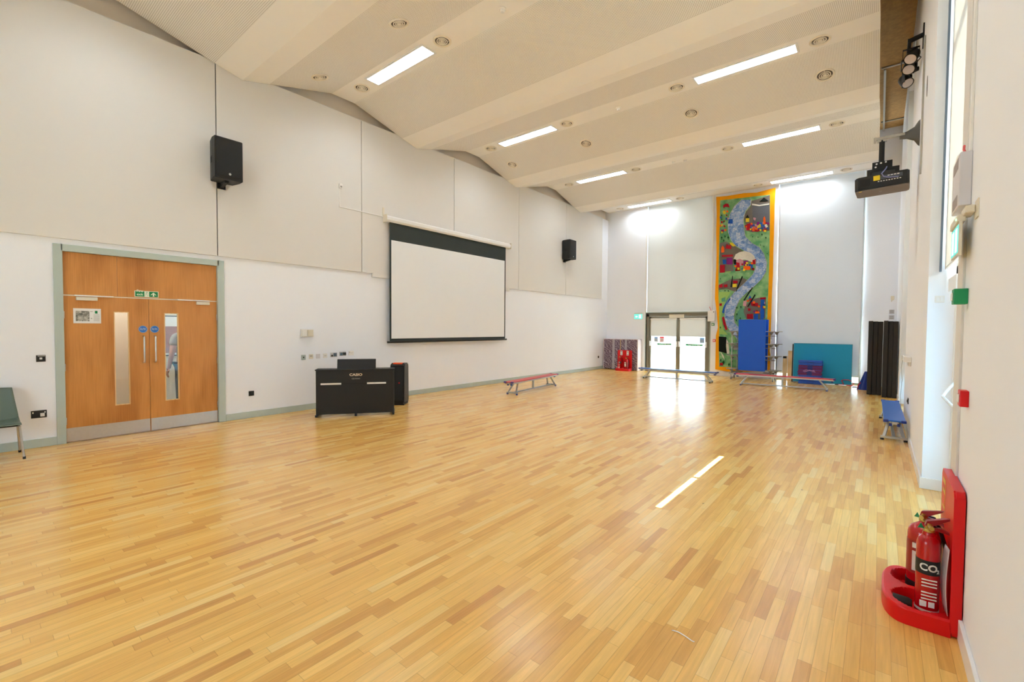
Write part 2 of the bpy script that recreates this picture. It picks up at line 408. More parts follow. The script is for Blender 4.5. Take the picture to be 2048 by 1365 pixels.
# baseboards
mb = MB(); mb.box(XL, XL+.018, YB, .83, 0, .115, .004); mb.box(XL, XL+.018, 2.88, YF, 0, .115, .004); struct('baseboard_left', mb, SAGE)
mb = MB()
mb.box(XR-.018, XR, YB, R1[0], 0, .115, .004); mb.box(XR-.018, XR, R1[1], R2[0], 0, .115, .004); mb.box(XR-.018, XR, R2[1], YF, 0, .115, .004)
mb.box(XR-.018, XR+.16, R1[1]-.018, R1[1], 0, .115, .004); mb.box(XR-.018, XR+.16, R2[1]-.018, R2[1], 0, .115, .004)
struct('baseboard_right', mb, WHITEG)
mb = MB()
for a, b in ((XL, FA[0]-.02), (FA[1]+.02, FB[0]), (FB[1], XR)): mb.box(a, b, YF-.018, YF, 0, .115, .004)
struct('baseboard_far', mb, WHITEG)
mb = MB(); mb.box(XR-.012, XR, 3.70, R1[0], .115, 6.9, .002); struct('trim_3', mb, PANELM)   # corner lining of the near recess

# ---- double door in the left wall
d1 = struct('door_1')
FR = .085
mb = MB(); X0, X1 = XL-.12, XL+.022
mb.box(X0, X1, .825, .917, 0, 2.745, .003); mb.box(X0, X1, 2.775, 2.875, 0, 2.745, .003); mb.box(X0, X1, .9, 2.80, 2.652, 2.745, .003)
obj('door_frame', mb, SAGE, d1)
XD = XL-.035
for a, b in ((.918, 1.489), (1.492, 2.774)):
    mb = MB(); mb.box(XD-.04, XD, a, b, 2.062, 2.651, .001); obj('overpanel', mb, WOOD, d1)
mb = MB(); mb.box(XD-.04, XD+.003, .918, 2.774, 2.048, 2.060); obj('transom_strip', mb, CREAMP, d1)
for side, (a, b, g0, g1, hy, hinge) in enumerate(((.920, 1.855, 1.452, 1.612, 1.785, .922), (1.860, 2.772, 2.055, 2.225, 1.925, 2.772))):
    gz0, gz1 = .46, 1.832
    mb = MB()
    mb.box(XD-.04, XD, a, g0, .008, 2.045); mb.box(XD-.04, XD, g1, b, .008, 2.045)
    mb.box(XD-.04, XD, g0, g1, .008, gz0); mb.box(XD-.04, XD, g0, g1, gz1, 2.045)
    leaf = obj('door_leaf', mb, WOOD, d1)
    mb = MB(); mb.box(XD-.024, XD-.018, g0, g1, gz0, gz1); obj('vision_pane', mb, GLASS, leaf)
    mb = MB()
    for q in ((g0-.008, g0+.004, gz0-.008, gz1+.008), (g1-.004, g1+.008, gz0-.008, gz1+.008), (g0, g1, gz0-.008, gz0+.004), (g0, g1, gz1-.004, gz1+.008)):
        mb.box(XD-.03, XD+.004, *q)
    obj('glazing_bead', mb, PINE, leaf)
    mb = MB(); mb.box(XD, XD+.003, a+.004, b-.004, .012, .20, .001); obj('kick_plate', mb, STEEL, leaf)
    mb = MB()
    z0, z1, pr = 1.075, 1.475, .055
    pa = [(XD, hy, z0)] + [(XD+pr-.02+.02*math.sin(t), hy, z0+.02-.02*math.cos(t)) for t in (.3, .8, 1.3, 1.57)] + \
         [(XD+pr-.02+.02*math.cos(t), hy, z1-.02+.02*math.sin(t)) for t in (0, .4, .8, 1.3)] + [(XD, hy, z1)]
    mb.tube(pa, .0105, 10); obj('pull_handle', mb, STEEL, leaf)
    mb = MB()
    for hz in (.30, 1.05, 1.78): mb.tube([(XD+.006, hinge, hz-.05), (XD+.006, hinge, hz+.05)], .008, 8)
    obj('hinge', mb, STEEL, leaf)
    mb = MB()
    if side == 0: mb.box(XD+.001, XD+.05, 1.045, 1.268, 1.985, 2.035, .006)
    else: mb.box(XD+.001, XD+.05, 2.475, 2.66, 1.985, 2.035, .006)
    cl = obj('door_closer', mb, CREAMP, leaf)
    mb = MB()
    if side == 0: mb.box(XD+.003, XD+.03, 1.03, 1.445, 2.045, 2.062, .003); 
    else: mb.box(XD+.003, XD+.03, 2.215, 2.665, 2.045, 2.062, .003)
    obj('closer_arm', mb, WHITEG, leaf)
# signs and notices on the doors
s = thing('fire_exit_sign', 'green and white fire exit sign above the meeting stiles of the wooden double door', 'sign', (XD+.001, 1.834, 2.119))
mb = MB(); mb.box(0, .004, -.146, .146, -.047, .047, .001); obj('plate', mb, SIGNW, s)
mb = MB(); mb.box(.004, .005, -.138, -.028, -.040, .040); obj('green_field', mb, SIGNG, s)
mb = MB(); mb.box(.004, .005, .03, .138, -.040, .040); obj('arrow_field', mb, SIGNG, s)
text('lettering', 'Fire\nexit', .05, SIGNW, s, (.0055, -.083, .018), FACE_PX, bold=.0008)
mb = MB(); mb.prism([(.05, -.005), (.083, .028), (.116, -.005), (.116, -.018), (.092, .004), (.092, -.032), (.074, -.032), (.074, .004), (.05, -.018)], 0, .005, .0058)
obj('arrow', mb, SIGNW, s)
mb = MB()
mb.lathe([(.0, 0), (.006, 0), (.006, .001), (0, .001)], (.0045, .004, .03), 'X', 10)
for q in (((.0, .022), (-.004, 0)), ((-.004, 0), (.012, -.012)), ((.012, -.012), (.010, -.034)), ((-.004, 0), (-.014, -.016)), ((-.014, -.016), (-.024, -.020)), ((.0, .018), (.016, .010)), ((0, .018), (-.014, .008))):
    mb.bar((.005, q[0][0], q[0][1]), (.005, q[1][0], q[1][1]), .006, .0016)
obj('running_figure', mb, SIGNG, s)
s = thing('evacuation_notice', 'white laminated notice with a plan picture high on the left door leaf', 'notice', (XD+.001, 1.161, 1.77))
mb = MB(); mb.box(0, .002, -.145, .145, -.105, .105); obj('sheet', mb, PAPER, s)
t_ = NT('plan_print'); b_ = t_.bs; vv = t_.n('ShaderNodeTexVoronoi', feature='F1', distance='MANHATTAN'); vv.inputs['Scale'].default_value = 38
tc_ = t_.n('ShaderNodeTexCoord'); t_.l(tc_.outputs['Object'], vv.inputs['Vector']); rp = t_.n('ShaderNodeValToRGB')
rp.color_ramp.elements[0].color = C(90, 92, 84); rp.color_ramp.elements[1].color = C(196, 192, 182); sc3 = t_.n('ShaderNodeSeparateColor'); t_.l(vv.outputs['Color'], sc3.inputs[0]); t_.l(sc3.outputs[0], rp.inputs[0]); t_.l(rp.outputs[0], b_.inputs['Base Color'])
mb = MB(); mb.box(.002, .0026, -.12, .022, -.075, .07); obj('plan_picture', mb, t_.m, s)
mb = MB(); mb.box(.002, .0026, .08, .108, .035, .075); obj('green_symbol', mb, SIGNG, s)
mb = MB()
for k in range(5): mb.box(.002, .0026, .065, .128, .012-.02*k, .017-.02*k)
mb.box(.002, .0026, .035, .05, -.04, -.03); mb.box(.002, .0026, .03, .058, .06, .066)
obj('text_lines', mb, GREY, s)
for k, (yy, lb) in enumerate(((1.782, 'round blue fire door sticker above the pull handle of the left leaf'), (1.925, 'round blue fire door sticker above the pull handle of the right leaf'))):
    s = thing('door_sticker', lb, 'sticker', (XD+.0005, yy, 1.582), group='round blue stickers on the double door')
    mb = MB(); mb.lathe([(.0, 0), (.055, 0), (.055, .0015), (0, .0015)], (0, 0, 0), 'X', 28); obj('disc', mb, SBLUE, s)
    mb = MB(); mb.lathe([(.049, .0015), (.0515, .0015), (.0515, .002), (.049, .002)], (0, 0, 0), 'X', 28)
    obj('rim', mb, SIGNW, s)
    text('lettering', 'Fire door\nkeep shut', .019, SIGNW, s, (.0022, 0, .004), FACE_PX)

# corridor behind the left doors
COR = mat('corridor_paint', C(232, 224, 208), .7, var=.01)
mb = MB(); mb.box(-11.3, -11.2, -1.5, 6.5, 0, 2.8); mb.box(-11.3, XL-.2, -1.6, -1.5, 0, 2.8); mb.box(-11.3, XL-.2, 6.5, 6.6, 0, 2.8)
mb.box(-9.75, -9.65, -1.5, 2.02, 0, 2.8)
struct('wall_corridor', mb, COR)
mb = MB(); mb.box(-11.3, XL-.2, -1.6, 6.6, 2.8, 2.9); struct('ceiling_corridor', mb, CEIL)
mb = MB(); mb.box(-11.3, XL-.02, -1.6, 6.6, -.1, -.001); struct('floor_corridor', mb, mat('corridor_vinyl', C(186, 176, 156), .4))
mb = MB(); mb.box(-10.9, -9.9, 3.0, 3.3, 2.770, 2.797); CD = emit_mat('corridor_diffuser', (1, .97, .92, 1), 9)
tag(obj('corridor_light', mb, CD), 'flat light fitting in the corridor beyond the right door pane', 'light')
mb = MB(); mb.box(-9.5, -9.2, .6, 2.0, 2.770, 2.797)
tag(obj('corridor_light', mb, CD), 'flat light fitting in the corridor beyond the left door pane', 'light')
s = thing('framed_picture', 'black framed picture on the corridor wall seen through the right door pane', 'picture', (-11.199, 2.66, 1.42))
mb = MB(); mb.box(.0, .02, -.42, .42, -.40, .42); obj('frame', mb, BLACK, s)
mb = MB(); mb.box(.02, .022, -.40, .40, -.38, .40); obj('mount', mb, PAPER, s)
mb = MB(); mb.box(.022, .0235, -.36, .30, -.34, .20); obj('print', mb, mat('picture_print', C(176, 120, 108), .5, var=.3, vscale=9), s)

# ---- far glazed double door
d2 = struct('door_2')
YD = YF+.10
mb = MB()
mb.box(FA[0], FA[0]+.11, YD-.05, YD+.05, 0, 2.2, .004); mb.box(FA[1]-.10, FA[1], YD-.05, YD+.05, 0, 2.2, .004); mb.box(FA[0], FA[1], YD-.05, YD+.05, 2.10, 2.24, .004)
obj('door_frame', mb, BRONZE, d2)
mb = MB(); mb.box(FA[0]-.03, FA[0], YF-.012, YF+.06, 0, 2.26, .002); mb.box(FA[1], FA[1]+.03, YF-.012, YF+.06, 0, 2.26, .002); mb.box(FA[0]-.03, FA[1]+.03, YF-.012, YF+.06, 2.24, 2.27, .002)
obj('door_lining', mb, SAGE, d2)
mb = MB(); mb.box(FA[0], FA[1], YD-.05, YD+.05, 0, .02); obj('threshold', mb, ALU, d2)
mid = -5.80
for a, b in ((FA[0]+.112, mid-.002), (mid+.002, FA[1]-.102)):
    st = .075
    mb = MB(); mb.box(a, a+st, YD-.03, YD+.03, .022, 2.098, .003); mb.box(b-st, b, YD-.03, YD+.03, .022, 2.098, .003)
    mb.box(a, b, YD-.03, YD+.03, .022, .11, .003); mb.box(a, b, YD-.03, YD+.03, 2.02, 2.098, .003)
    leaf = obj('door_leaf', mb, BRONZE, d2)
    mb = MB(); mb.box(a+st, b-st, YD-.005, YD+.005, .11, 2.02); obj('glass_pane', mb, GLASS, leaf)
    mb = MB()
    mb.tube([(a+.04, YD-.03, 1.12), (a+.05, YD-.07, 1.07), (a+.10, YD-.12, .97), (b-.10, YD-.12, .97), (b-.05, YD-.07, 1.07), (b-.04, YD-.03, 1.12)], .012, 8)
    mb.box(a+.012, a+.06, YD-.06, YD-.03, .97, 1.17, .004); mb.box(b-.06, b-.012, YD-.06, YD-.03, .97, 1.17, .004)
    obj('panic_bar', mb, WHITEG, leaf)
mb = MB(); mb.box(-6.12, -5.58, YD-.10, YD-.05, 2.045, 2.175, .006); obj('door_closer', mb, CREAMP, d2)
for a, b, lb in ((FA[0]+.17, mid-.055, 'short cream roller blind half drawn over the left leaf of the glazed far door'), (mid+.06, FA[1]-.16, 'short cream roller blind half drawn over the right leaf of the glazed far door')):
    s = thing('roller_blind', lb, 'blind', (0, YD-.06, 0), group='roller blinds on the glazed door')
    mb = MB(); mb.box(a, b, -.018, .018, 1.975, 2.035, .01); obj('cassette', mb, WHITEG, s)
    mb = MB(); mb.box(a+.01, b-.01, .010, .013, 1.37, 1.98); obj('fabric', mb, BLIND, s)
    mb = MB(); mb.box(a+.01, b-.01, .006, .017, 1.35, 1.372, .002); obj('bottom_rail', mb, WHITEG, s)
for k, (a, b, lb) in enumerate(((-6.60, -6.05, 'green push bar to open strip on the left glazed door leaf'), (-5.52, -4.92, 'green push bar to open strip on the right glazed door leaf'))):
    s = thing('push_bar_sign', lb, 'sign', ((a+b)/2, YD-.008, 1.05), group='green strips above the panic bars')
    mb = MB(); mb.box(-(b-a)/2, (b-a)/2, -.002, 0, -.035, .035); obj('strip', mb, SIGNG, s)
    text('lettering', 'Push bar to open', .06, SIGNW, s, (0, -.003, 0), FACE_NY)
for a, b, z0, z1, c, lb in ((-6.72, -6.57, 1.13, 1.33, C(190, 200, 216), 'pale blue paper notice at the left edge of the left glazed leaf'), (-6.50, -6.33, 1.12, 1.34, C(232, 196, 200), 'white notice with a red heading on the left glazed leaf'), (-5.03, -4.86, 1.12, 1.33, C(170, 200, 232), 'light blue notice on the right glazed leaf')):
    s = thing('paper_notice', lb, 'notice', ((a+b)/2, YD-.007, (z0+z1)/2), group='notices stuck to the glazed door')
    mb = MB(); mb.box(-(b-a)/2, (b-a)/2, -.001, 0, -(z1-z0)/2, (z1-z0)/2); obj('sheet', mb, mat('notice_paper', c, .6, var=.05), s)
    mb = MB()
    if 'heading' in lb: mb.box(-.075, .075, -.002, -.001, .06, .10)
    else: mb.box(-.05, .05, -.002, -.001, .05, .07)
    obj('heading', mb, RED if 'heading' in lb else SBLUE, s)
    mb = MB()
    for q in range(4): mb.box(-.055, .055, -.002, -.001, -.07+.028*q, -.06+.028*q)
    obj('text_lines', mb, GREY, s)

# ---- windows
def window(name, axis, at, a, b, z0, z1, rails=(), stiles=(), glass=GLASS, frb=None, fr=.06, fm=BRONZE, low=None, glass_low=None):
    wd = struct(name)
    def bx(mb, p0, p1, q0, q1, t=.035):
        if axis == 'Y': mb.box(p0, p1, at-t, at+t, q0, q1)
        else: mb.box(at-t, at+t, p0, p1, q0, q1)
    mb = MB(); bx(mb, a, a+fr, z0, z1); bx(mb, b-fr, b, z0, z1); bx(mb, a, b, z0, z0+(frb or fr)); bx(mb, a, b, z1-fr, z1)
    for r in rails: bx(mb, a, b, r-.03, r+.03)
    for r in stiles: bx(mb, r-.03, r+.03, z0, z1)
    obj('window_frame', mb, fm, wd)
    mb = MB(); bx(mb, a+fr, b-fr, (low or z0+(frb or fr)), z1-fr, .004); obj('glass_pane', mb, glass, wd)
    if low:
        mb = MB(); bx(mb, a+fr, b-fr, z0+fr, low, .004); obj('frosted_pane', mb, glass_low, wd)
    return wd
# near right recess: frosted door with a blinded window above it
XW = XR+.24
window('window_1', 'X', XW, R1[0], R1[1], 2.164, RZ, rails=(4.5,), stiles=(5.125,), fr=.125)
d3 = struct('door_3')
mb = MB(); mb.box(XW-.04, XW+.04, R1[0], R1[0]+.09, 0, 2.164); mb.box(XW-.04, XW+.04, R1[1]-.09, R1[1], 0, 2.164); mb.box(XW-.04, XW+.04, R1[0], R1[1], 2.10, 2.164)
obj('door_frame', mb, WHITEG, d3)
mb = MB()
for yy in (R1[0]+.091, 5.125, R1[1]-.091): mb.box(XW+.028, XW+.05, yy-.03, yy+.03, .0, 2.12)
mb.box(XW+.028, XW+.05, R1[0], R1[1], 2.07, 2.13); mb.box(XW-.03, XW+.05, R1[0], R1[1], 0, .022)
obj('sun_block_strip', mb, GREY, d3)  # strips added behind the leaf gaps to block streaks of sun
for a, b in ((R1[0]+.092, 5.123), (5.127, R1[1]-.092)):
    mb = MB(); mb.box(XW-.03, XW+.03, a, a+.08, .02, 2.098); mb.box(XW-.03, XW+.03, b-.08, b, .02, 2.098); mb.box(XW-.03, XW+.03, a, b, .02, .14); mb.box(XW-.03, XW+.03, a, b, 2.0, 2.098)
    leaf = obj('door_leaf', mb, WHITEG, d3)
    mb = MB(); mb.box(XW-.005, XW+.005, a+.08, b-.08, .14, 2.0); obj('frosted_pane', mb, FROST, leaf)
    mb = MB(); mb.tube([(XW-.03, a+.05, 1.14), (XW-.09, a+.09, 1.05), (XW-.12, a+.14, 1.0), (XW-.12, b-.14, 1.0), (XW-.09, b-.09, 1.05), (XW-.03, b-.05, 1.14)], .012, 8); obj('panic_bar', mb, WHITEG, leaf)
mb = MB(); mb.box(XW-.11, XW-.04, 5.55, 6.1, 2.02, 2.15, .006); obj('door_closer', mb, WHITEG, d3)
s = thing('tall_roller_blind', 'tall cream roller blind covering the window in the near right recess', 'blind', (.50, 0, 0))
mb = MB(); mb.box(-.003, .003, 3.96, 6.285, 2.262, 6.85); obj('fabric', mb, BLIND, s)
mb = MB(); mb.tube([(.0, 3.95, 6.85), (.0, 6.21, 6.85)], .04, 12); obj('roller', mb, ALU, s)
mb = MB(); mb.box(-.008, .008, 3.96, 6.20, 2.2587, 2.273); obj('bottom_rail', mb, WHITEG, s)
mb = MB(); mb.box(XR+.075, XR+.092, 6.255, 6.287, 2.24, 6.8, .003); struct('gap_strip', mb, mat('gap_blue_grey', C(110, 128, 150), .4, metal=.3))  # added strip, coloured like the dim blue gap between blind and jamb
# second right recess
window('window_2', 'X', XW, R2[0], R2[1], 0, RZ, rails=(4.5, 2.2), stiles=(12.1,), low=2.17, glass_low=FROST, fr=.12)  # unseen lower pane, frosting added to keep direct sun off the floor
s = thing('tall_roller_blind', 'tall cream roller blind in the far right recess beside the charcoal mattresses', 'blind', (.50, 0, 0))
mb = MB(); mb.box(-.003, .003, 10.94, 13.27, .62, 6.85); obj('fabric', mb, BLIND, s)
mb = MB(); mb.tube([(.0, 10.95, 6.85), (.0, 13.23, 6.85)], .04, 12); obj('roller', mb, ALU, s)
mb = MB(); mb.box(-.008, .008, 10.96, 13.22, .61, .63, .003); obj('bottom_rail', mb, WHITEG, s)
# window over the far door
window('window_3', 'Y', YF+.20, FA[0], FA[1], 2.27, 6.9, rails=(4.5,), stiles=(-5.8,))
s = thing('tall_roller_blind', 'wide cream roller blind on the far wall above the glazed double door', 'blind', (0, YF+.06, 0))
mb = MB(); mb.box(-7.01, -4.67, -.003, .003, 2.29, 6.85); obj('fabric', mb, BLIND, s)
mb = MB(); mb.tube([(-7.0, 0, 6.85), (-4.68, 0, 6.85)], .04, 12); obj('roller', mb, ALU, s)
mb = MB(); mb.box(-7.01, -4.67, -.008, .008, 2.275, 2.295, .003); obj('bottom_rail', mb, WHITEG, s)
mb = MB(); mb.box(FA[0]-.05, FA[0]+.0, YF-.012, YF, 2.28, 6.9, .002); mb.box(FA[1], FA[1]+.05, YF-.012, YF, 2.28, 6.9, .002); struct('trim_5', mb, WHITEG)
# sheeted far window
window('window_4', 'Y', YF+.16, FB[0], FB[1], 0, 6.9, rails=(2.2, 4.5), stiles=(-1.5,), fr=.05, frb=.05)
mb = MB()
def sheet(u, v):
    z = 6.34 - v*6.11
    k = v**1.5
    x0 = -2.60 + .03*k; x1 = -.412 - .02*max(0, (v-.55)/.45)**1.3
    x = x0 + (x1-x0)*u
    y = YF + .02 - .07*math.sin(PI*v)*(.3+.7*u) - .02*math.sin(9*u+5*v)*v
    y -= .045*v*v*math.sin(16*u + 3.5*math.sin(4*v))*(.25+u*u)
    y -= .02*math.sin(30*v+12*u)*max(0, v-.6)*u
    return (x, y - .04*min(1, 6*v), z)
mb.grid(48, 110, sheet)
o = obj('blackout_sheet', mb, SHEET, None, .003); tag(o, 'large wrinkled white sheet hung over the far window right of the banner', 'curtain')

# outdoors
window('added_fill_window', 'Y', YB-.12, BW[0], BW[1], BW[2], BW[3], stiles=(-3.9,))  # unseen window, added to brighten the room from behind the camera
mb = MB(); mb.box(-40, 40, YF+.3, 60, -.15, -.05); mb.box(XO, 40, -40, YF+.3, -.15, -.05); mb.box(-40, XO, -40, YB-.2, -.15, -.05); struct('ground', mb, mat('pale_paving', C(176, 175, 170), .8, var=.08, vscale=1))

# ================================================================ CEILING FITTINGS
def light_panel():
    t = thing('ceiling_light', '', 'light')
    mb = MB(); hx, hy = .80, .125
    mb.box(-hx-.035, hx+.035, -hy-.035, -hy, -.014, .012, .002); mb.box(-hx-.035, hx+.035, hy, hy+.035, -.014, .012, .002)
    mb.box(-hx-.035, -hx, -hy, hy, -.014, .012, .002); mb.box(hx, hx+.035, -hy, hy, -.014, .012, .002)
    obj('frame', mb, WHITEG, t)
    mb = MB(); mb.box(-hx, hx, -hy, hy, -.010, .004); obj('diffuser', mb, DIFF, t)
    return t
lp = None
names = {0: 'added out of view for fill', 1: 'in the nearest row in view', 2: 'in the second row', 3: 'in the third row', 4: 'in the farthest row'}
for k in range(5):  # the first row is added out of view to even out the brightness
    y = 3.186+1.895+3.784*(k-1)
    for j, x in enumerate((-6.80, -1.985)):
        lab = 'bright recessed light panel %s, on the %s side' % (names[k], 'screen wall' if j == 0 else 'projector')
        if lp is None: lp = light_panel(); o = lp; o.location = (x, y, 6.32); o['label'] = lab; o['group'] = 'recessed light panels'
        else: o = dup(lp, (x, y, 6.32), None, lab, 'recessed light panels')
DCR = mat('diffuser_cream', C(240, 231, 214), .45, var=.01)
def diffuser_unit():
    t = thing('air_diffuser', '', 'vent')
    mb = MB(); mb.lathe([(.150, 0), (.150, -.012), (.142, -.02), (.120, -.014), (.112, 0), (.112, .004), (.150, .004)], seg=32); obj('outer_ring', mb, DCR, t)
    mb = MB(); mb.lathe([(0, -.001), (.113, -.001), (.113, -.003), (0, -.003)], seg=24); obj('dark_throat', mb, mat('throat_brown', C(70, 56, 40), .8), t)
    mb = MB()
    for r in (.092, .060): mb.lathe([(r, .002), (r, -.014), (r-.016, -.012), (r-.018, .002)], seg=24)
    for a in (.5, 2.6, 4.7): mb.bar((.03*math.cos(a), .03*math.sin(a), -.002), (.11*math.cos(a), .11*math.sin(a), -.002), .012, .006)
    obj('louvre_ring', mb, DCR, t)
    mb = MB(); mb.lathe([(0, .003), (.034, .003), (.030, -.016), (.012, -.022), (0, -.022)], seg=18); obj('centre_boss', mb, DCR, t)
    return t
du = None
dl = []
for k, yy in enumerate((5.08, 8.87, 12.66, 16.43)):
    for j, x in enumerate((-7.97, -5.65, -3.155, -.855)): dl.append((x, yy, ('nearest', 'second', 'third', 'farthest')[k]+' light row', j))
for x, j in ((-7.97, 0), (-5.65, 1), (-3.155, 2), (-.855, 3)): dl.append((x, 9.75, 'perforated slope behind the second light row', j))
for x, j in ((-7.97, 0), (-5.65, 1)): dl.append((x, 4.225, 'perforated slope before the nearest light row', j))
for x, y, row, j in dl:
    z, a = ceil_z(y)
    lab = 'round air diffuser, %s, %s from the screen wall' % (row, ('first', 'second', 'third', 'fourth')[j])
    if du is None: du = diffuser_unit(); o = du; o['label'] = lab; o['group'] = 'round ceiling air diffusers'
    else: o = dup(du, (0, 0, 0), None, lab, 'round ceiling air diffusers')
    o.location = (x, y, z-.001); o.rotation_euler = (a, 0, random.uniform(0, 1) if a == 0 else 0)
det = None
for x, y, lab in ((-4.40, 5.13, 'white domed ceiling detector nearest the top edge of the view'), (-4.40, 8.93, 'white domed ceiling detector beside the second light row'), (-4.573, 12.71, 'white domed ceiling detector in the third light row, left of its twin'), (-4.286, 12.80, 'white domed ceiling detector in the third light row, right of its twin')):
    if det is None:
        det = thing('ceiling_detector', lab, 'detector', group='ceiling detectors')
        mb = MB(); mb.lathe([(0, 0), (.055, 0), (.055, -.012), (.042, -.02), (0, -.02)], seg=20); obj('base', mb, WHITEP, det)
        mb = MB(); mb.lathe([(0, -.02), (.034, -.02), (.034, -.045), (.024, -.055), (0, -.056)], seg=18); obj('dome', mb, WHITEG, det)
        o = det
    else: o = dup(det, (0, 0, 0), None, lab)
    o.location = (x, y, 6.32)

# ================================================================ LEFT WALL
XP = XL+.036
# projector screen
s = thing('projector_screen', 'large white pull-down projector screen with a black masking border on the left wall', 'screen', (0, 0, 0))
mb = MB()
pts = [(XP+.01, 3.99), (XP+.11, 3.99), (XP+.135, 4.03), (XP+.135, 4.09), (XP+.10, 4.125), (XP+.01, 4.125)]
mb.prism(pts, 1, 6.05, 10.38, .006); obj('housing', mb, WHITEG, s)
mb = MB()
for yy in (6.03, 10.385): mb.box(XP+.004, XP+.14, yy, yy+.02, 3.975, 4.14, .004)
mb.box(XP, XP+.02, 6.02, 6.06, 4.10, 4.30)
obj('end_cap', mb, CREAMP, s)
XS = XP+.075
mb = MB(); mb.box(XS, XS+.0015, 6.155, 10.21, 1.31, 3.995); obj('masking', mb, FABK, s)
mb = MB(); mb.box(XS+.0015, XS+.003, 6.20, 10.165, 1.375, 3.60); obj('viewing_surface', mb, FABW, s)
mb = MB(); mb.tube([(XS, 6.10, 1.295), (XS, 10.27, 1.295)], .024, 12); obj('bottom_bar', mb, BLACKM, s)
# wall speakers
def wall_speaker():
    t = thing('wall_speaker', '', 'speaker')
    mb = MB()
    mb.prism([(-.33, -.165), (-.12, -.205), (0, -.205), (0, .205), (-.12, .205), (-.33, .165)], 2, -.33, .33, .008)   # x,y outline extruded in z
    obj('cabinet', mb, BLACK, t)
    mb = MB(); mb.box(0, .012, -.185, .185, -.285, .315, .004); obj('grille', mb, GRILLE, t)
    mb = MB(); mb.lathe([(0, .012), (.018, .012), (.018, .016), (0, .016)], (0, .01, -.245), 'X', 16); obj('badge', mb, STEEL, t)
    mb = MB()
    for zz in (-.02,):
        for xx in (-.14, -.20): mb.box(xx-.014, xx+.014, -.208+(-.12-xx)*.19, -.165, zz-.05, zz+.05)
    obj('handle_recess', mb, DARK, t)
    mb = MB(); mb.box(-.30, -.10, -.03, .03, -.355, -.33, .004); mb.bar((-.12, 0, -.345), (-.345, 0, -.385), .05, .035); mb.box(-.362, -.33, -.06, .06, -.42, -.15, .004)
    obj('wall_bracket', mb, BLACKM, t)
    return t
sp1 = wall_speaker(); sp1.location = (XP+.362, 2.84, 4.36)
sp1['label'] = 'black wall speaker high above the wooden double door'; sp1['group'] = 'black wall speakers'
dup(sp1, (XP+.362, 13.50, 4.36), None, 'black wall speaker beyond the projector screen, near the far corner', 'black wall speakers')
# sensor with its conduit, small wall plates
s = thing('wall_sensor', 'small white wall sensor high left of the projector screen', 'sensor', (XP, 5.0, 4.52))
mb = MB(); mb.box(0, .05, -.035, .035, -.05, .05, .012); obj('body', mb, WHITEP, s)
mb = MB(); mb.box(.05, .056, -.02, .02, -.035, .0, .003); obj('lens', mb, GREY, s)
mb = MB(); mb.box(XP, XP+.016, 4.975, 4.995, 4.11, 4.475); mb.box(XP, XP+.016, 4.975, 6.03, 4.095, 4.112)
tag(obj('cable_trunking', mb, WHITEP), 'thin white cable trunking running from the sensor to the projector screen', 'trunking')

def plate(name, label, cat, y, z, wy, hz, m, group=None, parts=(), d=.010):
    s = thing(name, label, cat, (XL, y, z), group=group)
    mb = MB(); mb.box(0, d, -wy/2, wy/2, -hz/2, hz/2, .003); obj('faceplate', mb, m, s)
    for nm, q, pm in parts:
        mb = MB(); mb.box(d, d+q[4], q[0], q[1], q[2], q[3], .0015); obj(nm, mb, pm, s)
    return s
plate('light_switch', 'black light switch plate left of the double door frame', 'switch', .69, 1.19, .088, .088, BLACK, None, [('rocker', (-.013, .013, -.013, .013, .005), WHITEP), ('top_lip', (-.03, .04, .028, .038, .003), STEEL)])
plate('wall_socket', 'black double socket low beside the green chair', 'socket', .66, .445, .148, .10, BLACK, None, [('switch_rocker', (-.062, -.05, .012, .034, .004), WHITEP), ('switch_rocker', (.05, .062, .012, .034, .004), WHITEP), ('plug', (.01, .05, -.03, .012, .03), WHITEP)])
plate('wall_socket', 'black single socket low on the wall between the double door and the piano', 'socket', 3.29, .435, .088, .088, BLACK, None, [('plug', (-.02, .015, -.025, .01, .03), BLACK)])
plate('wall_socket', 'small black socket at the far end of the left wall beside the purple boards', 'socket', 16.15, .49, .088, .088, BLACK)
plate('junction_box', 'white twin junction box on the wall above the row of outlets', 'box', 4.30, 1.51, .25, .15, WHITEP, None, [('left_cover', (-.11, -.015, -.06, .06, .02), WHITEP), ('right_cover', (.0, .11, -.06, .06, .018), CREAMP)], d=.04)
g = 'outlets in a row above the piano'
plate('outlet_plate', 'grey outlet plate with a round black jack, first in the row left of the piano', 'outlet', 4.235, 1.035, .085, .095, mat('grey_plate', C(168, 180, 176), .4), g, [('jack', (-.012, .012, -.012, .012, .006), BLACK)])
plate('outlet_plate', 'cream four-way data outlet, second in the row', 'outlet', 4.385, 1.045, .085, .09, CREAMP, g, [('socket_hole', (-.022, -.004, .0, .022, .002), GREY), ('socket_hole', (.004, .022, .0, .022, .002), GREY)])
plate('outlet_plate', 'blank pale outlet plate, third in the row', 'outlet', 4.53, 1.045, .085, .09, LBOX, g)
plate('outlet_plate', 'white outlet plate with a thin slot, fourth in the row', 'outlet', 4.68, 1.05, .085, .09, WHITEP, g, [('slot', (-.022, .022, -.006, .002, .003), GREY)])
plate('wall_socket', 'steel double socket with a flat grey insert, fifth in the row of outlets', 'socket', 4.865, 1.06, .148, .09, STEEL, g, [('insert', (-.01, .06, -.035, .035, .006), mat('slate_insert', C(74, 92, 108), .5)), ('insert', (-.06, -.02, -.035, .0, .006), BLACK)])
plate('wall_socket', 'steel double socket with a black plug, just above the left edge of the music rest', 'socket', 5.065, 1.075, .148, .09, STEEL, g, [('plug', (.005, .055, -.03, .025, .035), BLACK), ('insert', (-.06, -.01, -.035, .02, .006), mat('slate_insert2', C(74, 92, 108), .5))])
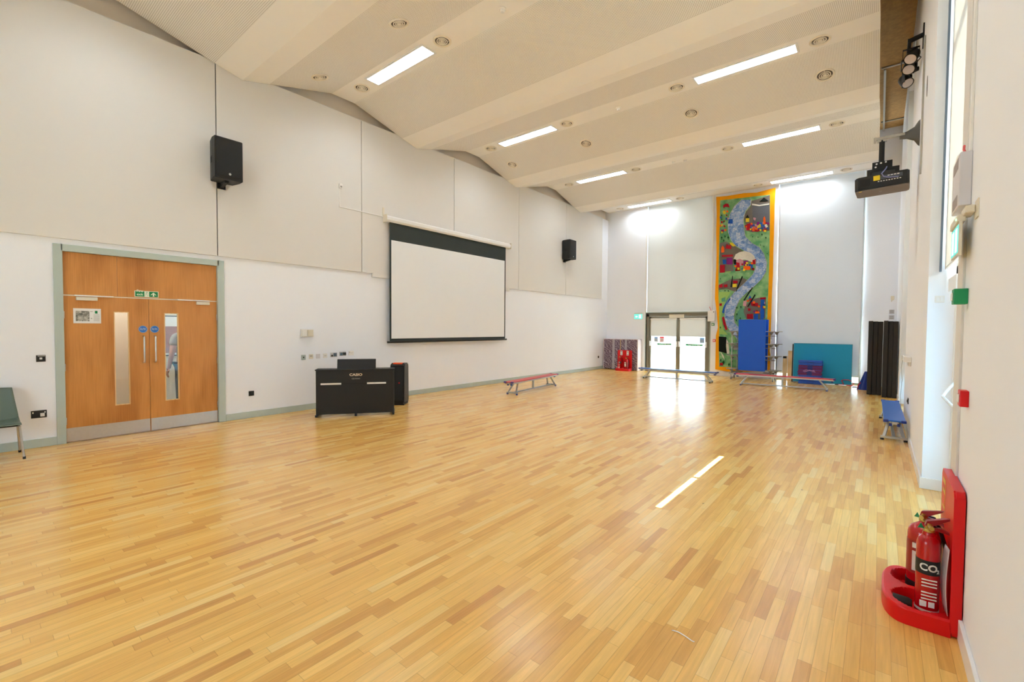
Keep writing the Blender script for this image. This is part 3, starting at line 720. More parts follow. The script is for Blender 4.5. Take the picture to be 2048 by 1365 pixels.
plate('outlet_plate', 'white fused outlet, last in the row, behind the music rest', 'outlet', 5.26, 1.08, .12, .09, WHITEP, g, [('fuse', (-.045, -.03, .012, .03, .003), GREY), ('slot', (-.02, .045, .0, .004, .002), GREY)])

# digital piano, seen from behind
PN = Vector((.799, -.6015, 0)); PD = Vector((.6015, .799, 0))
pr = thing('digital_piano', 'black upright digital piano seen from behind, by the row of wall outlets', 'piano', (-7.814, 4.032, 0), math.atan2(.799, .6015))
# local: x along the width, y into the depth (towards the wall)
W_ = 1.355
mb = MB(); mb.box(.02, W_-.02, 0, .018, .05, .845, .002); obj('back_panel', mb, PIANOB, pr)
for xx in (0, W_-.022):
    mb = MB(); mb.box(xx, xx+.022, -.004, .40, .05, .60, .003); mb.box(xx, xx+.022, -.004, .28, .60, .85, .003); obj('side_panel', mb, PIANOB, pr)
mb = MB(); mb.box(-.012, W_+.012, -.02, .27, .845, .865, .003); obj('top_board', mb, PIANOB, pr)
mb = MB(); mb.box(.022, W_-.022, .018, .42, .58, .72, .004); obj('keyboard_case', mb, PIANOB, pr)
mb = MB(); mb.box(.06, W_-.06, .24, .41, .72, .735, .002); obj('keys', mb, WHITEP, pr)
for xx in (-.01, W_-.03):
    mb = MB(); mb.box(xx, xx+.04, -.05, .42, 0.012, .05, .006); obj('foot', mb, PIANOB, pr)
mb = MB(); mb.box(W_/2-.02, W_/2+.02, 0, .05, .0, .05, .003); obj('centre_support', mb, BLACK, pr)
mb = MB(); mb.box(W_/2-.1, W_/2+.1, .15, .30, .05, .10, .004); obj('pedal_box', mb, PIANOB, pr)
mb = MB(); mb.prism([(.04, .865), (.06, .865), (.10, 1.045), (.08, 1.045)], 0, .355, 1.03, .003); obj('music_rest', mb, BLACK, pr)
for a, b in ((.079, .43), (.877, 1.214)):
    mb = MB(); mb.box(a, b, -.004, 0, .588, .618); obj('white_slot', mb, WHITEP, pr)
mb = MB(); mb.box(.43, .877, -.002, 0.0, .592, .612); obj('dark_slot', mb, DARK, pr)
GOLD = mat('pale_gold', C(226, 206, 178), .4, metal=.2)
text('maker_lettering', 'CASIO', .062, GOLD, pr, (.683, -.002, .762), FACE_NY, bold=.0015, sx=1.25)
text('maker_lettering', 'CELVIANO', .034, GREY, pr, (.683, -.002, .690), FACE_NY, sx=.9)
# party speaker behind the piano
s = thing('portable_speaker', 'tall black portable party speaker with an orange handle, standing behind the piano', 'speaker', (-7.93, 5.70, 0), math.radians(38))
SPK = mat('speaker_mesh_grey', C(38, 42, 46), .6, var=.3, vscale=200, bump=.3, bscale=220)
mb = MB()
mb.prism([(-.02, .03), (.36, .03), (.385, .08), (.36, .80), (.33, .87), (.05, .88), (.0, .83), (-.03, .10)], 0, -.0, .30, .02)
# outline above is (y,z); keep x as width
obj('cabinet', mb, BLACK, s)
mb = MB(); mb.prism([(-.033, .10), (-.022, .10), (-.0, .80), (-.012, .80)], 0, .02, .28, .004); obj('front_grille', mb, SPK, s)
mb = MB(); mb.box(.05, .25, .02, .16, .855, .885, .01); obj('carry_handle', mb, mat('orange_plastic', C(236, 84, 36), .4), s)
mb = MB(); mb.lathe([(0, -.038), (.014, -.038), (.014, -.026), (0, -.026)], (.20, 0, .47), 'Y', 16); obj('red_badge', mb, RED, s)
for xx in (.03, .27):
    mb = MB(); mb.lathe([(0, -.02), (.04, -.02), (.04, .02), (0, .02)], (xx, .33, .04), 'X', 16); obj('wheel', mb, BLACK, s)
mb = MB(); mb.box(.02, .05, -.03, .0, .04, .07, .004); obj('orange_foot', mb, REDD, s)
mb = MB(); mb.box(.0, .30, -.02, .30, 0, .032, .004); obj('base', mb, BLACK, s)

# green chair at the left edge
CH = mat('grey_green_shell', C(96, 112, 100), .45, var=.03)
s = thing('stacking_chair', 'grey-green plastic stacking chair on steel legs at the left edge by the socket', 'chair', (-8.28, .245, 0))
def seatf(u, v):   # v 0 front .. 1 top of back
    yy = (u-.5)*.44
    if v < .5:
        q = v/.5; x = .24 - .40*q; z = .445 - .025*math.sin(PI*q) + .02*abs(u-.5)*2*q - (.02*max(0, .15-q)/.15)
    else:
        q = (v-.5)/.5; x = -.16 - .06*math.sin(q*PI/2) - .07*q; z = .445 + .40*q**.9
        yy *= 1 - .22*q**2 - .06*math.sin(PI*q)
        x += .06*(abs(u-.5)*2)**2*(.4+.6*q)
    return (x, yy, z)
mb = MB(); mb.grid(16, 30, seatf)
# hand hole in the lower back
kill = [f for f in mb.b.faces if (abs(f.calc_center_median().y) < .055 and .53 < f.calc_center_median().z < .60)]
bmesh.ops.delete(mb.b, geom=kill, context='FACES')
sh = obj('shell', mb, CH, s); md = sh.modifiers.new('s', 'SOLIDIFY'); md.thickness = .008
mb = MB(); mb.box(-.14, .20, -.19, .19, .405, .418, .004); obj('under_pan', mb, BLACK, s)
for sy in (-1, 1):
    mb = MB(); mb.tube([(.215, sy*.235, .012), (.17, sy*.205, .40), (.12, sy*.20, .408), (-.10, sy*.20, .408), (-.16, sy*.205, .40), (-.25, sy*.225, .012)], .011, 10)
    obj('leg_frame', mb, STEEL, s)
    for xx, yy in ((.215, .235), (-.25, .225)):
        mb = MB(); mb.lathe([(0, 0), (.014, 0), (.014, .03), (0, .03)], (xx, sy*yy, 0), 'Z', 12); obj('rubber_foot', mb, BLACK, s)

# person in the corridor, seen through the right pane
def skin_mesh(name, verts, edges, radii, m, parent, sub=2, root=0):
    me = bpy.data.meshes.new(name); me.from_pydata(verts, edges, []); o = bpy.data.objects.new(name, me); COL.objects.link(o)
    sk = o.modifiers.new('sk', 'SKIN'); sk.use_smooth_shade = True
    for i, r in enumerate(radii):
        rr = r if isinstance(r, tuple) else (r, r); me.skin_vertices[0].data[i].radius = rr
    me.skin_vertices[0].data[root].use_root = True
    ss = o.modifiers.new('ss', 'SUBSURF'); ss.levels = sub; ss.render_levels = sub
    dg = bpy.context.evaluated_depsgraph_get(); nm = bpy.data.meshes.new_from_object(o.evaluated_get(dg))
    bpy.data.objects.remove(o); nm.materials.clear(); nm.materials.append(m)
    for p in nm.polygons: p.use_smooth = True
    o = bpy.data.objects.new(name, nm); COL.objects.link(o); o.parent = parent; return o
ps = thing('person', 'person in a grey t-shirt standing in the corridor behind the right door pane', 'person', (-9.55, 2.57, 0), math.radians(100))
# local: facing +y; shoulders along x
V = [(0, 0, .98), (0, 0, 1.15), (0, .01, 1.34), (0, 0, 1.47), (0, .0, 1.55), (0, .02, 1.62), (0, .03, 1.70), (0, .02, 1.77),
     (.19, 0, 1.44), (.25, -.03, 1.17), (.235, .10, .95), (.235, .13, .88),
     (-.19, 0, 1.44), (-.25, -.03, 1.17), (-.235, .10, .95), (-.235, .13, .88),
     (.10, 0, .92), (.11, .01, .50), (.12, -.02, .09), (.12, .12, .035),
     (-.10, 0, .92), (-.11, .01, .50), (-.12, -.02, .09), (-.12, .12, .035)]
E_ = [(0, 1), (1, 2), (2, 3), (3, 4), (4, 5), (5, 6), (6, 7), (3, 8), (8, 9), (9, 10), (10, 11), (3, 12), (12, 13), (13, 14), (14, 15),
      (0, 16), (16, 17), (17, 18), (18, 19), (0, 20), (20, 21), (21, 22), (22, 23)]
Rd = [(.16, .115), (.15, .11), (.17, .12), (.13, .09), (.055, .055), (.075, .085), (.08, .10), (.055, .07), .062, .045, .030, .032, .062, .045, .030, .032,
      .088, .060, .045, .035, .088, .060, .045, .035]
body = skin_mesh('body', V, E_, Rd, SKIN, ps)
SHIRT = mat('grey_tshirt', C(150, 150, 146), .85, var=.05, vscale=12)
skin_mesh('tshirt', [V[0], V[1], V[2], V[3], V[8], (.225, -.018, 1.27), V[12], (-.225, -.018, 1.27)], [(0, 1), (1, 2), (2, 3), (3, 4), (4, 5), (3, 6), (6, 7)],
          [(.178, .13), (.17, .127), (.188, .137), (.125, .10), .077, .072, .077, .072], SHIRT, ps)
TRS = mat('dark_trousers', C(44, 54, 66), .85, var=.08)
skin_mesh('trousers', [(0, 0, .99), V[16], V[17], V[18], V[20], V[21], V[22]], [(0, 1), (1, 2), (2, 3), (0, 4), (4, 5), (5, 6)], [(.172, .125), .104, .076, .064, .104, .076, .064], TRS, ps)
HAIR = mat('dark_hair', C(52, 40, 32), .8, var=.2, vscale=60)
mb = MB()
bmesh.ops.create_uvsphere(mb.b, u_segments=20, v_segments=12, radius=1, matrix=Matrix.Translation((0, 0, 1.725)) @ Matrix.Diagonal((.088, .108, .098, 1)))
for v in [v for v in mb.b.verts if (v.co.y > .055 and v.co.z < 1.76)]: v.co.y = .03
for f in mb.b.faces: f.smooth = True
obj('hair', mb, HAIR, ps)
mb = MB(); mb.prism([(-.012, 1.665), (.0, 1.71), (.012, 1.665)], 1, .10, .135, .002); obj('nose', mb, SKIN, ps)
for sx_ in (-1, 1):
    mb = MB(); bmesh.ops.create_uvsphere(mb.b, u_segments=10, v_segments=8, radius=.010, matrix=Matrix.Translation((sx_*.03, .112, 1.70))); obj('eye', mb, WHITEP, ps)
    mb = MB(); bmesh.ops.create_uvsphere(mb.b, u_segments=10, v_segments=8, radius=1, matrix=Matrix.Translation((sx_*.085, .02, 1.685)) @ Matrix.Diagonal((.010, .02, .032, 1))); obj('ear', mb, SKIN, ps)
    # hands: palm, four fingers of different lengths, thumb from the side
    px, py, pz = sx_*.235, .14, .875
    vs = [(px, py, pz), (px, py+.035, pz-.05)]; es = [(0, 1)]; rr = [(.022, .03), (.02, .036)]
    for q, (off, ln) in enumerate(((-.026, .060), (-.009, .070), (.009, .066), (.025, .050))):
        i0 = len(vs); vs += [(px+.004*sx_, py+.045+off, pz-.075), (px-.004*sx_, py+.048+off, pz-.085-ln*.55), (px-.018*sx_, py+.046+off, pz-.085-ln)]
        es += [(1, i0), (i0, i0+1), (i0+1, i0+2)]; rr += [.009, .0085, .0075]
    i0 = len(vs); vs += [(px-.01*sx_, py+.055, pz-.03), (px-.016*sx_, py+.078, pz-.062), (px-.018*sx_, py+.082, pz-.088)]; es += [(0, i0), (i0, i0+1), (i0+1, i0+2)]; rr += [.012, .010, .008]
    skin_mesh('hand', vs, es, rr, SKIN, ps, 1)
    mb = MB(); mb.box(sx_*.12-.05, sx_*.12+.05, -.08, .20, 0, .08, .03); obj('shoe', mb, BLACK, ps)

# ================================================================ BENCHES
def bench(top_m, cap_m):
    t = thing('balance_bench', '', 'bench')
    L, W, H = 2.45, .25, .33
    mb = MB(); mb.box(-L/2+.02, L/2-.02, -W/2, W/2, H-.022, H, .004); obj('top_board', mb, top_m, t)
    mb = MB(); mb.box(-L/2+.03, L/2-.03, -W/2+.004, -W/2+.03, H-.055, H-.020, .002); mb.box(-L/2+.03, L/2-.03, W/2-.03, W/2-.004, H-.055, H-.020, .002)
    mb.box(-L/2+.03, L/2-.03, -.03, .03, H-.06, H-.02, .002); obj('side_rail', mb, ALU, t)
    for sx in (-1, 1):
        for sy in (-1, 1):
            mb = MB(); mb.box(sx*(L/2-.05), sx*L/2, sy*(W/2-.055), sy*(W/2+.006), H-.032, H+.006, .005); obj('corner_cap', mb, cap_m, t)
            mb = MB(); mb.box(sx*(L/2-.10), sx*(L/2-.05), sy*.045-.018, sy*.045+.018, H-.095, H-.055, .005); obj('hook', mb, NAVY, t)
            mb = MB(); mb.bar((sx*(L/2-.36), sy*.055, H-.05), (sx*(L/2-.185), sy*.115, .045), .035, .028); obj('leg', mb, ALU, t)
            mb = MB(); mb.lathe([(0, 0), (.024, 0), (.024, .022), (.018, .03), (0, .03)], (sx*(L/2-.185), sy*.135, 0), 'Z', 14); obj('foot_pad', mb, NAVY if top_m is BENCHR else BLACK, t)
        mb = MB(); mb.box(sx*(L/2-.185)-.018, sx*(L/2-.185)+.018, -.155, .155, .028, .062, .003); obj('cross_bar', mb, ALU, t)
    mb = MB(); mb.box(-L/2+.19, L/2-.19, -.02, .02, .03, .06, .003); obj('lower_rail', mb, ALU, t)
    mb = MB(); mb.box(-.022, .022, -.02, .02, .06, H-.05, .002); obj('centre_post', mb, ALU, t)
    return t
g = 'gymnastics balance benches'
b = bench(BENCHR, PURP); b.location = (-7.065, 9.58, 0); b.rotation_euler.z = math.radians(96.8); b['label'] = 'red topped balance bench standing alone below the right end of the projector screen'; b['group'] = g
dup(b, (-2.09, 14.68, 0), math.radians(3.0), 'red topped balance bench in front of the blue folded table', g)
b = bench(BENCHB, NAVY); b.location = (-4.98, 14.46, 0); b.rotation_euler.z = math.radians(1.2); b['label'] = 'blue topped balance bench in front of the glazed far door'; b['group'] = g
dup(b, (.200, 9.80, 0), math.radians(90.4), 'blue topped balance bench along the right wall', g)

# ================================================================ FIRE EXTINGUISHERS
def rrect(x0, x1, y0, y1, r, n=6):
    o = []
    for cx, cy, a in ((x1-r, y1-r, 0), (x0+r, y1-r, 1), (x0+r, y0+r, 2), (x1-r, y0+r, 3)):
        for k in range(n+1): t = (a + k/n)*PI/2; o.append((cx+r*math.cos(t), cy+r*math.sin(t)))
    return o
# local: back plate along x (-.29..+.29), standing at y=0, tray towards -y
def ext_stand():
    t = thing('extinguisher_stand', '', 'stand')
    mb = MB()
    outer = rrect(-.29, .29, .0, .79, .035)
    mb.prism([(x, z) for x, z in outer], 1, -.045, 0, .008); obj('back_board', mb, RED, t)
    # tray: a D-shaped plinth with two round wells
    def yf(x): a_ = min(1, abs(x)/.29); return -.22 - .105*math.sqrt(max(0, 1-a_**3.2))
    def hz(x, y):
        d = min(math.hypot((x-c_)/.118, (y+.165)/.112) for c_ in (-.142, .142))
        k = max(0, min(1, (d-.88)/.16)); k = k*k*(3-2*k)
        e = max(0, min(1, (y-yf(x))/.012)); e2 = max(0, min(1, (.29-abs(x))/.012))
        return .026 + .069*k - .012*(1-e)**2 - .012*(1-e2)**2
    mb = MB(); NU, NV = 60, 30
    mb.grid(NU, NV, lambda u, v: (lambda x: (lambda y: (x, y, hz(x, y)))(-.04 + (yf(x)+.04)*v))((u-.5)*.58))
    pts = [((u/NU-.5)*.58) for u in range(NU+1)]
    rim = [(x, yf(x)) for x in pts]; rim = [(-.29, -.04)] + rim + [(.29, -.04)]
    for p, q in zip(rim, rim[1:]):
        mb._face([mb.b.verts.new((p[0], p[1], 0)), mb.b.verts.new((q[0], q[1], 0)), mb.b.verts.new((q[0], q[1], .083)), mb.b.verts.new((p[0], p[1], .083))], True)
    bmesh.ops.remove_doubles(mb.b, verts=mb.b.verts, dist=.0004)
    obj('tray', mb, RED, t)
    return t
def extinguisher(h, r, co2):
    t = thing('fire_extinguisher', '', 'extinguisher')
    hs = h
    mb = MB(); mb.lathe([(0, .004), (r*.93, .004), (r, .02), (r, hs-.07), (r*.96, hs-.045), (r*.82, hs-.02), (r*.55, hs-.004), (.028, hs+.008), (.022, hs+.02), (0, hs+.02)], seg=32)
    obj('cylinder', mb, REDG, t)
    mb = MB(); mb.lathe([(0, hs+.018), (.026, hs+.018), (.026, hs+.028), (.018, hs+.034), (.018, hs+.065), (0, hs+.065)], seg=16); mb.lathe([(0, -.05), (.012, -.05), (.012, -.02), (0, -.02)], (0, 0, hs+.05), 'Y', 12)
    obj('valve', mb, mat('brass', C(190, 160, 80), .3, metal=.8) if 'brass' not in bpy.data.materials else bpy.data.materials['brass'], t)
    mb = MB(); mb.prism([(-.02, hs+.05), (.02, hs+.055), (.085, hs+.10), (.09, hs+.106), (.07, hs+.105), (-.012, hs+.078)], 1, -.014, .014, .002); mb.prism([(-.01, hs+.025), (.03, hs+.03), (.10, hs+.012), (.108, hs+.016), (.05, hs+.045), (-.01, hs+.048)], 1, -.012, .012, .002)
    obj('operating_lever', mb, REDD, t)
    mb = MB(); mb.tube([(.0, .02, hs+.045), (.03, .05, hs+.035), (.055, .07, hs-.03), (.07, .075, hs-.12), (.075, .07, hs-.22)] if not co2 else [(.02, .0, hs+.045), (.05, .02, hs+.03), (.075, .04, hs-.05), (.095, .05, hs-.14)], .010, 10)
    obj('hose', mb, BLACK, t)
    mb = MB(); mb.prism([(-.05, .0), (-.035, .03), (-.02, .0)], 1, -.002, .002); 
    for v in mb.b.verts: v.co.z += hs+.03
    obj('safety_tag', mb, GREEN, t)
    if co2:
        mb = MB(); mb.lathe([(r+.0008, hs-.215), (r+.0012, hs-.215), (r+.0012, hs-.135), (r+.0008, hs-.135)], seg=40); obj('black_band', mb, BLACK, t)
        mb = MB()
        for k in range(7): 
            if k in (3,): continue
            mb.box(-.035, .030, -r-.0015, -r+.004, hs-.245-.018*k, hs-.239-.018*k)
        mb.box(-.04, -.012, -r-.0015, -r+.008, hs-.395, hs-.365); mb.box(-.004, .022, -r-.0015, -r+.004, hs-.395, hs-.365)
        obj('instruction_print', mb, WHITEP, t)
        mb = MB(); mb.lathe([(r+.0008, hs-.428), (r+.0012, hs-.428), (r+.0012, hs-.414), (r+.0008, hs-.414)], seg=40); obj('white_line', mb, WHITEP, t)
        tx = text('lettering', 'CO', .054, WHITEP, t, (-.008, -r-.0030, hs-.175), FACE_NY, bold=.0016)
        for v in tx.data.vertices:   # wrap round the cylinder (text plane: x across, y up, z towards the viewer)
            a = (v.co.x-.008)/r; v.co.z = r*math.cos(a)-r+v.co.z*1.0; v.co.x = r*math.sin(a)+.008
        tx = text('lettering', '2', .028, WHITEP, t, (.034, -r*.80-.0035, hs-.190), (PI/2, 0, .62), bold=.001)
    else:
        mb = MB(); mb.lathe([(r+.0006, hs-.30), (r+.0012, hs-.30), (r+.0012, hs-.10), (r+.0006, hs-.10)], seg=40); obj('label_band', mb, REDD, t)
        mb = MB(); mb.box(-.03, .03, -r-.002, -r+.006, hs-.14, hs-.11); mb.box(-.03, .03, -r-.002, -r+.006, hs-.28, hs-.16)
        obj('white_label', mb, WHITEP, t)
        mb = MB(); mb.lathe([(r+.0006, .01), (r+.003, .01), (r+.003, .075), (r+.0006, .075)], seg=32); obj('black_skirt', mb, BLACK, t)
    return t
st = ext_stand(); st.location = (XR-.005, 3.612, 0); st.rotation_euler.z = -PI/2; st['label'] = 'red plastic fire extinguisher stand in the near right corner of the view, against the wall'; st['group'] = 'red extinguisher stands'
# with rz=-90deg: local -y points to -x, local +x points to -y (towards the camera)
e1 = extinguisher(.465, .052, True); e1.location = (.247, 3.455, .027); e1.rotation_euler.z = math.radians(8)
e1['label'] = 'red extinguisher lettered CO2 on a black band, nearer one on the near stand'; e1['group'] = 'fire extinguishers'
e2 = extinguisher(.425, .078, False); e2.location = (.246, 3.752, .027); e2.rotation_euler.z = math.radians(-20)
e2['label'] = 'larger red extinguisher behind the CO2 one on the near stand'; e2['group'] = 'fire extinguishers'
s = thing('discharge_horn', 'black discharge horn lying in the tray of the near red stand', 'nozzle', (.10, 3.44, .070))
mb = MB(); mb.lathe([(0, 0), (.034, 0), (.032, .07), (.024, .085), (0, .085)], axis='X', seg=20); obj('cone', mb, BLACK, s)
s = thing('leaflet', 'creased clear plastic wallet hanging on the near red stand', 'leaflet', (XR-.056, 3.41, .10))
mb = MB(); mb.grid(8, 12, lambda u, v: (-.012*math.sin(PI*v)-.01*u, (u-.5)*.15*(.5+.5*math.sin(PI*(.15+.8*v))), v*.36)); obj('wallet', mb, mat('clear_wallet', C(200, 190, 196), .25, var=.2, vscale=20), s, .002)
s = thing('instruction_plate', 'small yellow printed plate at the top of the near red stand', 'plate', (XR-.0505, 3.77, .66))
mb = MB(); mb.box(-.001, 0, -.06, .06, -.09, .09); obj('plate', mb, mat('photoluminescent_yellow', C(222, 190, 90), .5), s)
mb = MB(); mb.box(-.002, -.001, -.045, .045, .03, .06); mb.box(-.002, -.001, -.045, .045, -.07, .0); obj('red_print', mb, RED, s)
# far stand with its two extinguishers
SX, SY = -7.66, 16.40
st2 = dup(st, (SX, SY, 0), 0, 'red plastic fire extinguisher stand in front of the purple wrapped boards')
for dx, lab in ((-.13, 'red fire extinguisher on the far stand, left one, with white labels'), (.13, 'red fire extinguisher on the far stand, right one')):
    dup(e2 if dx > 0 else e1, (SX+dx, SY-.16, .026), math.radians(-10), lab, 'fire extinguishers')
for dx, lab in ((-.13, 'white instruction card on the far red stand, left one'), (.13, 'white instruction card on the far red stand, right one')):
    s = thing('instruction_card', lab, 'card', (SX+dx, SY-.048, .68), group='cards on the far red stand')
    mb = MB(); mb.box(-.045, .045, -.002, 0, -.085, .085); obj('card', mb, PAPER, s)
    mb = MB(); mb.box(-.035, .035, -.003, -.002, .03, .06); mb.box(-.035, .035, -.003, -.002, -.05, -.03); obj('print', mb, GREY, s)

# purple boards in plastic wrap
s = thing('wrapped_boards', 'stack of purple display boards in clear plastic wrap leaning in the far left corner', 'boards', (-8.64, 16.47, 0))
t_ = NT('wrapped_purple'); bb = t_.bs
tc_ = t_.n('ShaderNodeTexCoord'); wv = t_.n('ShaderNodeTexWave'); wv.inputs['Scale'].default_value = 2.6; wv.inputs['Distortion'].default_value = 14; wv.inputs['Detail'].default_value = 3
mp_ = t_.n('ShaderNodeMapping'); mp_.inputs['Scale'].default_value = (1, 1, 2.2); mp_.inputs['Rotation'].default_value = (0, .6, 0)
t_.l(tc_.outputs['Object'], mp_.inputs[0]); t_.l(mp_.outputs[0], wv.inputs['Vector'])
rp = t_.n('ShaderNodeValToRGB'); rp.color_ramp.elements[0].position = .55; rp.color_ramp.elements[0].color = C(108, 88, 108); rp.color_ramp.elements[1].position = 1; rp.color_ramp.elements[1].color = C(172, 158, 172)
t_.l(wv.outputs['Fac'], rp.inputs[0]); t_.l(rp.outputs[0], bb.inputs['Base Color']); bb.inputs['Roughness'].default_value = .25
bp_ = t_.n('ShaderNodeBump'); bp_.inputs['Strength'].default_value = .5; bp_.inputs['Distance'].default_value = .02; t_.l(wv.outputs['Fac'], bp_.inputs['Height']); t_.l(bp_.outputs[0], bb.inputs['Normal'])
WRP = t_.m
for a, c_ in ((.03, .735), (.765, 1.44)):
    mb = MB(); mb.box(a, c_, 0, .03, .02, 1.20, .004); obj('board_face', mb, WRP, s)
mb = MB(); mb.box(.735, .765, .002, .03, .02, 1.20); obj('seam', mb, mat('tan_seam', C(196, 160, 110), .5), s)
mb = MB(); mb.box(0, .03, -.002, .3, 0, 1.22, .004); mb.box(1.44, 1.475, -.002, .34, 0, 1.22, .004); mb.box(0, 1.475, 0, .32, 1.20, 1.22, .003); mb.box(.03, 1.44, .03, .34, .02, 1.20)
obj('white_edge', mb, mat('wrap_white', C(226, 214, 218), .3), s)
mb = MB(); mb.box(.40, .50, -.004, -.001, .03, 1.2); mb.box(.93, 1.02, -.004, -.001, .78, 1.2); obj('tape_strip', mb, mat('milky_tape', C(170, 162, 176), .3), s)

# ================================================================ FOLDED TABLE WITH STOOLS
s = thing('folding_table', 'folded mobile dining table with upright bright blue tops and grey round stools', 'table', (-3.14, 16.22, 0))
for k, (yy, dz) in enumerate(((-.20, 0), (.14, 0))):
    mb = MB()
    Mx = Matrix.Translation((0, yy, 0)) @ Matrix.Rotation(math.radians(2 if k == 0 else -2), 4, 'X')
    mb.box(-.395, .385, -.014, .014, .31, 1.955, .006, Mx); obj('table_top', mb, BLUE, s)
for sx in (-1, 1):
    for row, z in enumerate((.34, .79, 1.175, 1.57)):
        for q, yy in enumerate((-.13, .13)):
            x = sx*(.57 if sx > 0 else .56) + (.06 if yy > 0 else -.05)*(1 if sx > 0 else 1)
            mb = MB(); mb.lathe([(0, z-.012), (.155, z-.012), (.165, z-.004), (.160, z+.008), (0, z+.008)], (x, yy, 0), 'Z', 28); st_ = obj('stool', mb, STOOL, s)
            mb = MB(); mb.lathe([(.022, z-.10), (.03, z-.09), (.055, z-.03), (.085, z-.012), (.0, z-.012)], (x, yy, 0), 'Z', 16); obj('stool_cone', mb, STOOL, st_)
    for q, yy in enumerate((-.13, .13)):
        x = sx*(.57 if sx > 0 else .56) + (.06 if yy > 0 else -.05)
        mb = MB(); mb.tube([(x, yy, .10), (x, yy, 1.50)], .014, 10); obj('post', mb, ALU, s)
    for z in (1.43, 1.04, .66, .25):
        for yy in (-.13, .13):
            mb = MB(); mb.tube([(sx*.30, yy*.5, z), (sx*.64, yy, z)], .011, 8); obj('arm', mb, GREY, s)
    mb = MB(); mb.box(sx*.40, sx*.66, -.25, .25, .17, .205, .004); obj('base_rail', mb, ALU, s)
    for yy in (-.22, .22):
        x = sx*.60
        mb = MB(); mb.lathe([(0, -.014), (.052, -.014), (.052, .014), (0, .014)], (x, yy, .053), 'X', 18); cs = obj('castor', mb, GREY, s)
        mb = MB(); mb.box(x-.02, x-.016, yy-.02, yy+.02, .05, .15); mb.box(x+.016, x+.02, yy-.02, yy+.02, .05, .15); mb.box(x-.02, x+.02, yy-.025, yy+.025, .13, .17, .003); obj('castor_fork', mb, ALU, cs)
mb = MB(); mb.box(-.62, .62, -.02, .02, .175, .20, .003); mb.box(-.33, .33, -.10, .08, .62, .66, .004); mb.box(-.33, .33, -.10, .08, 1.40, 1.44, .004); obj('frame', mb, ALU, s)
mb = MB(); mb.box(-.60, -.42, -.02, .08, .95, 1.12, .02); obj('linkage', mb, GREY, s)

# ================================================================ BOARDS, MATS
s = thing('teal_board', 'large teal felt-covered display board leaning on the far wall behind the blue mats', 'board', (-2.07, 16.55, 0), rot=(math.radians(-4), 0, 0))
mb = MB(); mb.box(0, 1.47, -.012, .012, .03, 1.215, .003); obj('felt_face', mb, TEAL, s)
mb = MB(); mb.box(-.008, 1.478, -.014, .014, 0.005, .032, .002); mb.box(-.008, 1.478, -.014, .014, 1.213, 1.222, .002); mb.box(1.47, 1.48, -.014, .014, .005, 1.222, .002); mb.box(-.008, 0, -.014, .014, .005, 1.222, .002)
obj('edge_trim', mb, mat('board_edge', C(150, 170, 172), .4), s)
s = thing('black_board', 'black board edge standing behind the left side of the teal board', 'board', (-2.115, 16.585, 0), rot=(math.radians(-4), 0, 0))
mb = MB(); mb.box(0, .9, -.004, .014, .0, 1.19, .002); obj('panel', mb, BLACK, s)
g = 'pale planks beside the teal board'
for k, (x, wd, h, dy, lab) in enumerate(((-2.36, .12, .80, -.05, 'pale wooden plank with black tape at its top, left of the teal board'), (-2.235, .115, .97, .02, 'taller pale wooden plank between the taped plank and the teal board'))):
    s = thing('wooden_plank', lab, 'plank', (x, 16.60+dy, 0), rot=(math.radians(-6), 0, 0), group=g)
    mb = MB(); mb.box(0, wd, -.012, .012, .002, h, .003); obj('board', mb, PINE, s)
    if k == 0: mb = MB(); mb.box(-.001, wd*.8, -.014, .014, h-.075, h-.01); obj('black_tape', mb, BLACK, s)
MP = [mat('violet_mat', C(104, 52, 132), .5), mat('plum_mat', C(126, 40, 96), .5)]
MBL = mat('royal_blue_mat', C(38, 88, 196), .45)
z = 0; rows = [(.085, MBL, 'blue'), (.085, MBL, 'blue'), (.085, MBL, 'blue')] + [(.038, MP[k % 2], 'purple') for k in range(8)] + [(.075, MBL, 'blue'), (.075, MBL, 'blue')]
words_ = ['lowest', 'second from the floor', 'third from the floor'] + ['first', 'second', 'third', 'fourth', 'fifth', 'sixth', 'seventh', 'eighth']
for k, (h, m_, cn) in enumerate(rows):
    if cn == 'blue' and k < 3: lab = 'blue folded mat %s in the stack before the teal board' % words_[k]
    elif cn == 'purple': lab = 'thin purple mat, %s purple layer counting up in the stack before the teal board' % words_[k]
    else: lab = 'blue folded mat %s of the stack before the teal board' % ('just under the top' if k == 11 else 'on top')
    dx = random.uniform(-.012, .012) - (.02 if 3 <= k < 7 else 0); lx = .60 if k != 0 else .62
    s = thing('folded_mat', lab, 'mat', (-1.885+dx, 16.17 + (.04 if k > 7 else 0)-.02*z, z), group='folded mats in front of the teal board')
    mb = MB(); mb.box(0, lx, 0, .30, .001, h-.002, min(.012, h*.3)); obj('cover', mb, m_, s)
    if cn == 'blue':
        mb = MB(); mb.tube([(.22, -.004, h*.5), (.27, -.012, h*.35), (.34, -.012, h*.35), (.39, -.004, h*.5)], .008, 8); obj('carry_handle', mb, NAVY, s)
    else:
        mb = MB(); mb.box(.235, .365, -.003, .0, .004, h-.004); obj('strap', mb, NAVY, s)
    z += h
pth = [(-1.70+.16*math.sin(.9*k)+.1, 16.12+.006*math.sin(2.3*k), .40+.035*math.cos(1.7*k)) for k in range(16)]
mb = MB(); mb.tube(pth, .006, 6); tag(obj('tangled_cord', mb, mat('lilac_cord', C(186, 140, 196), .6)), 'tangled lilac cord hanging on the purple mats', 'cord')
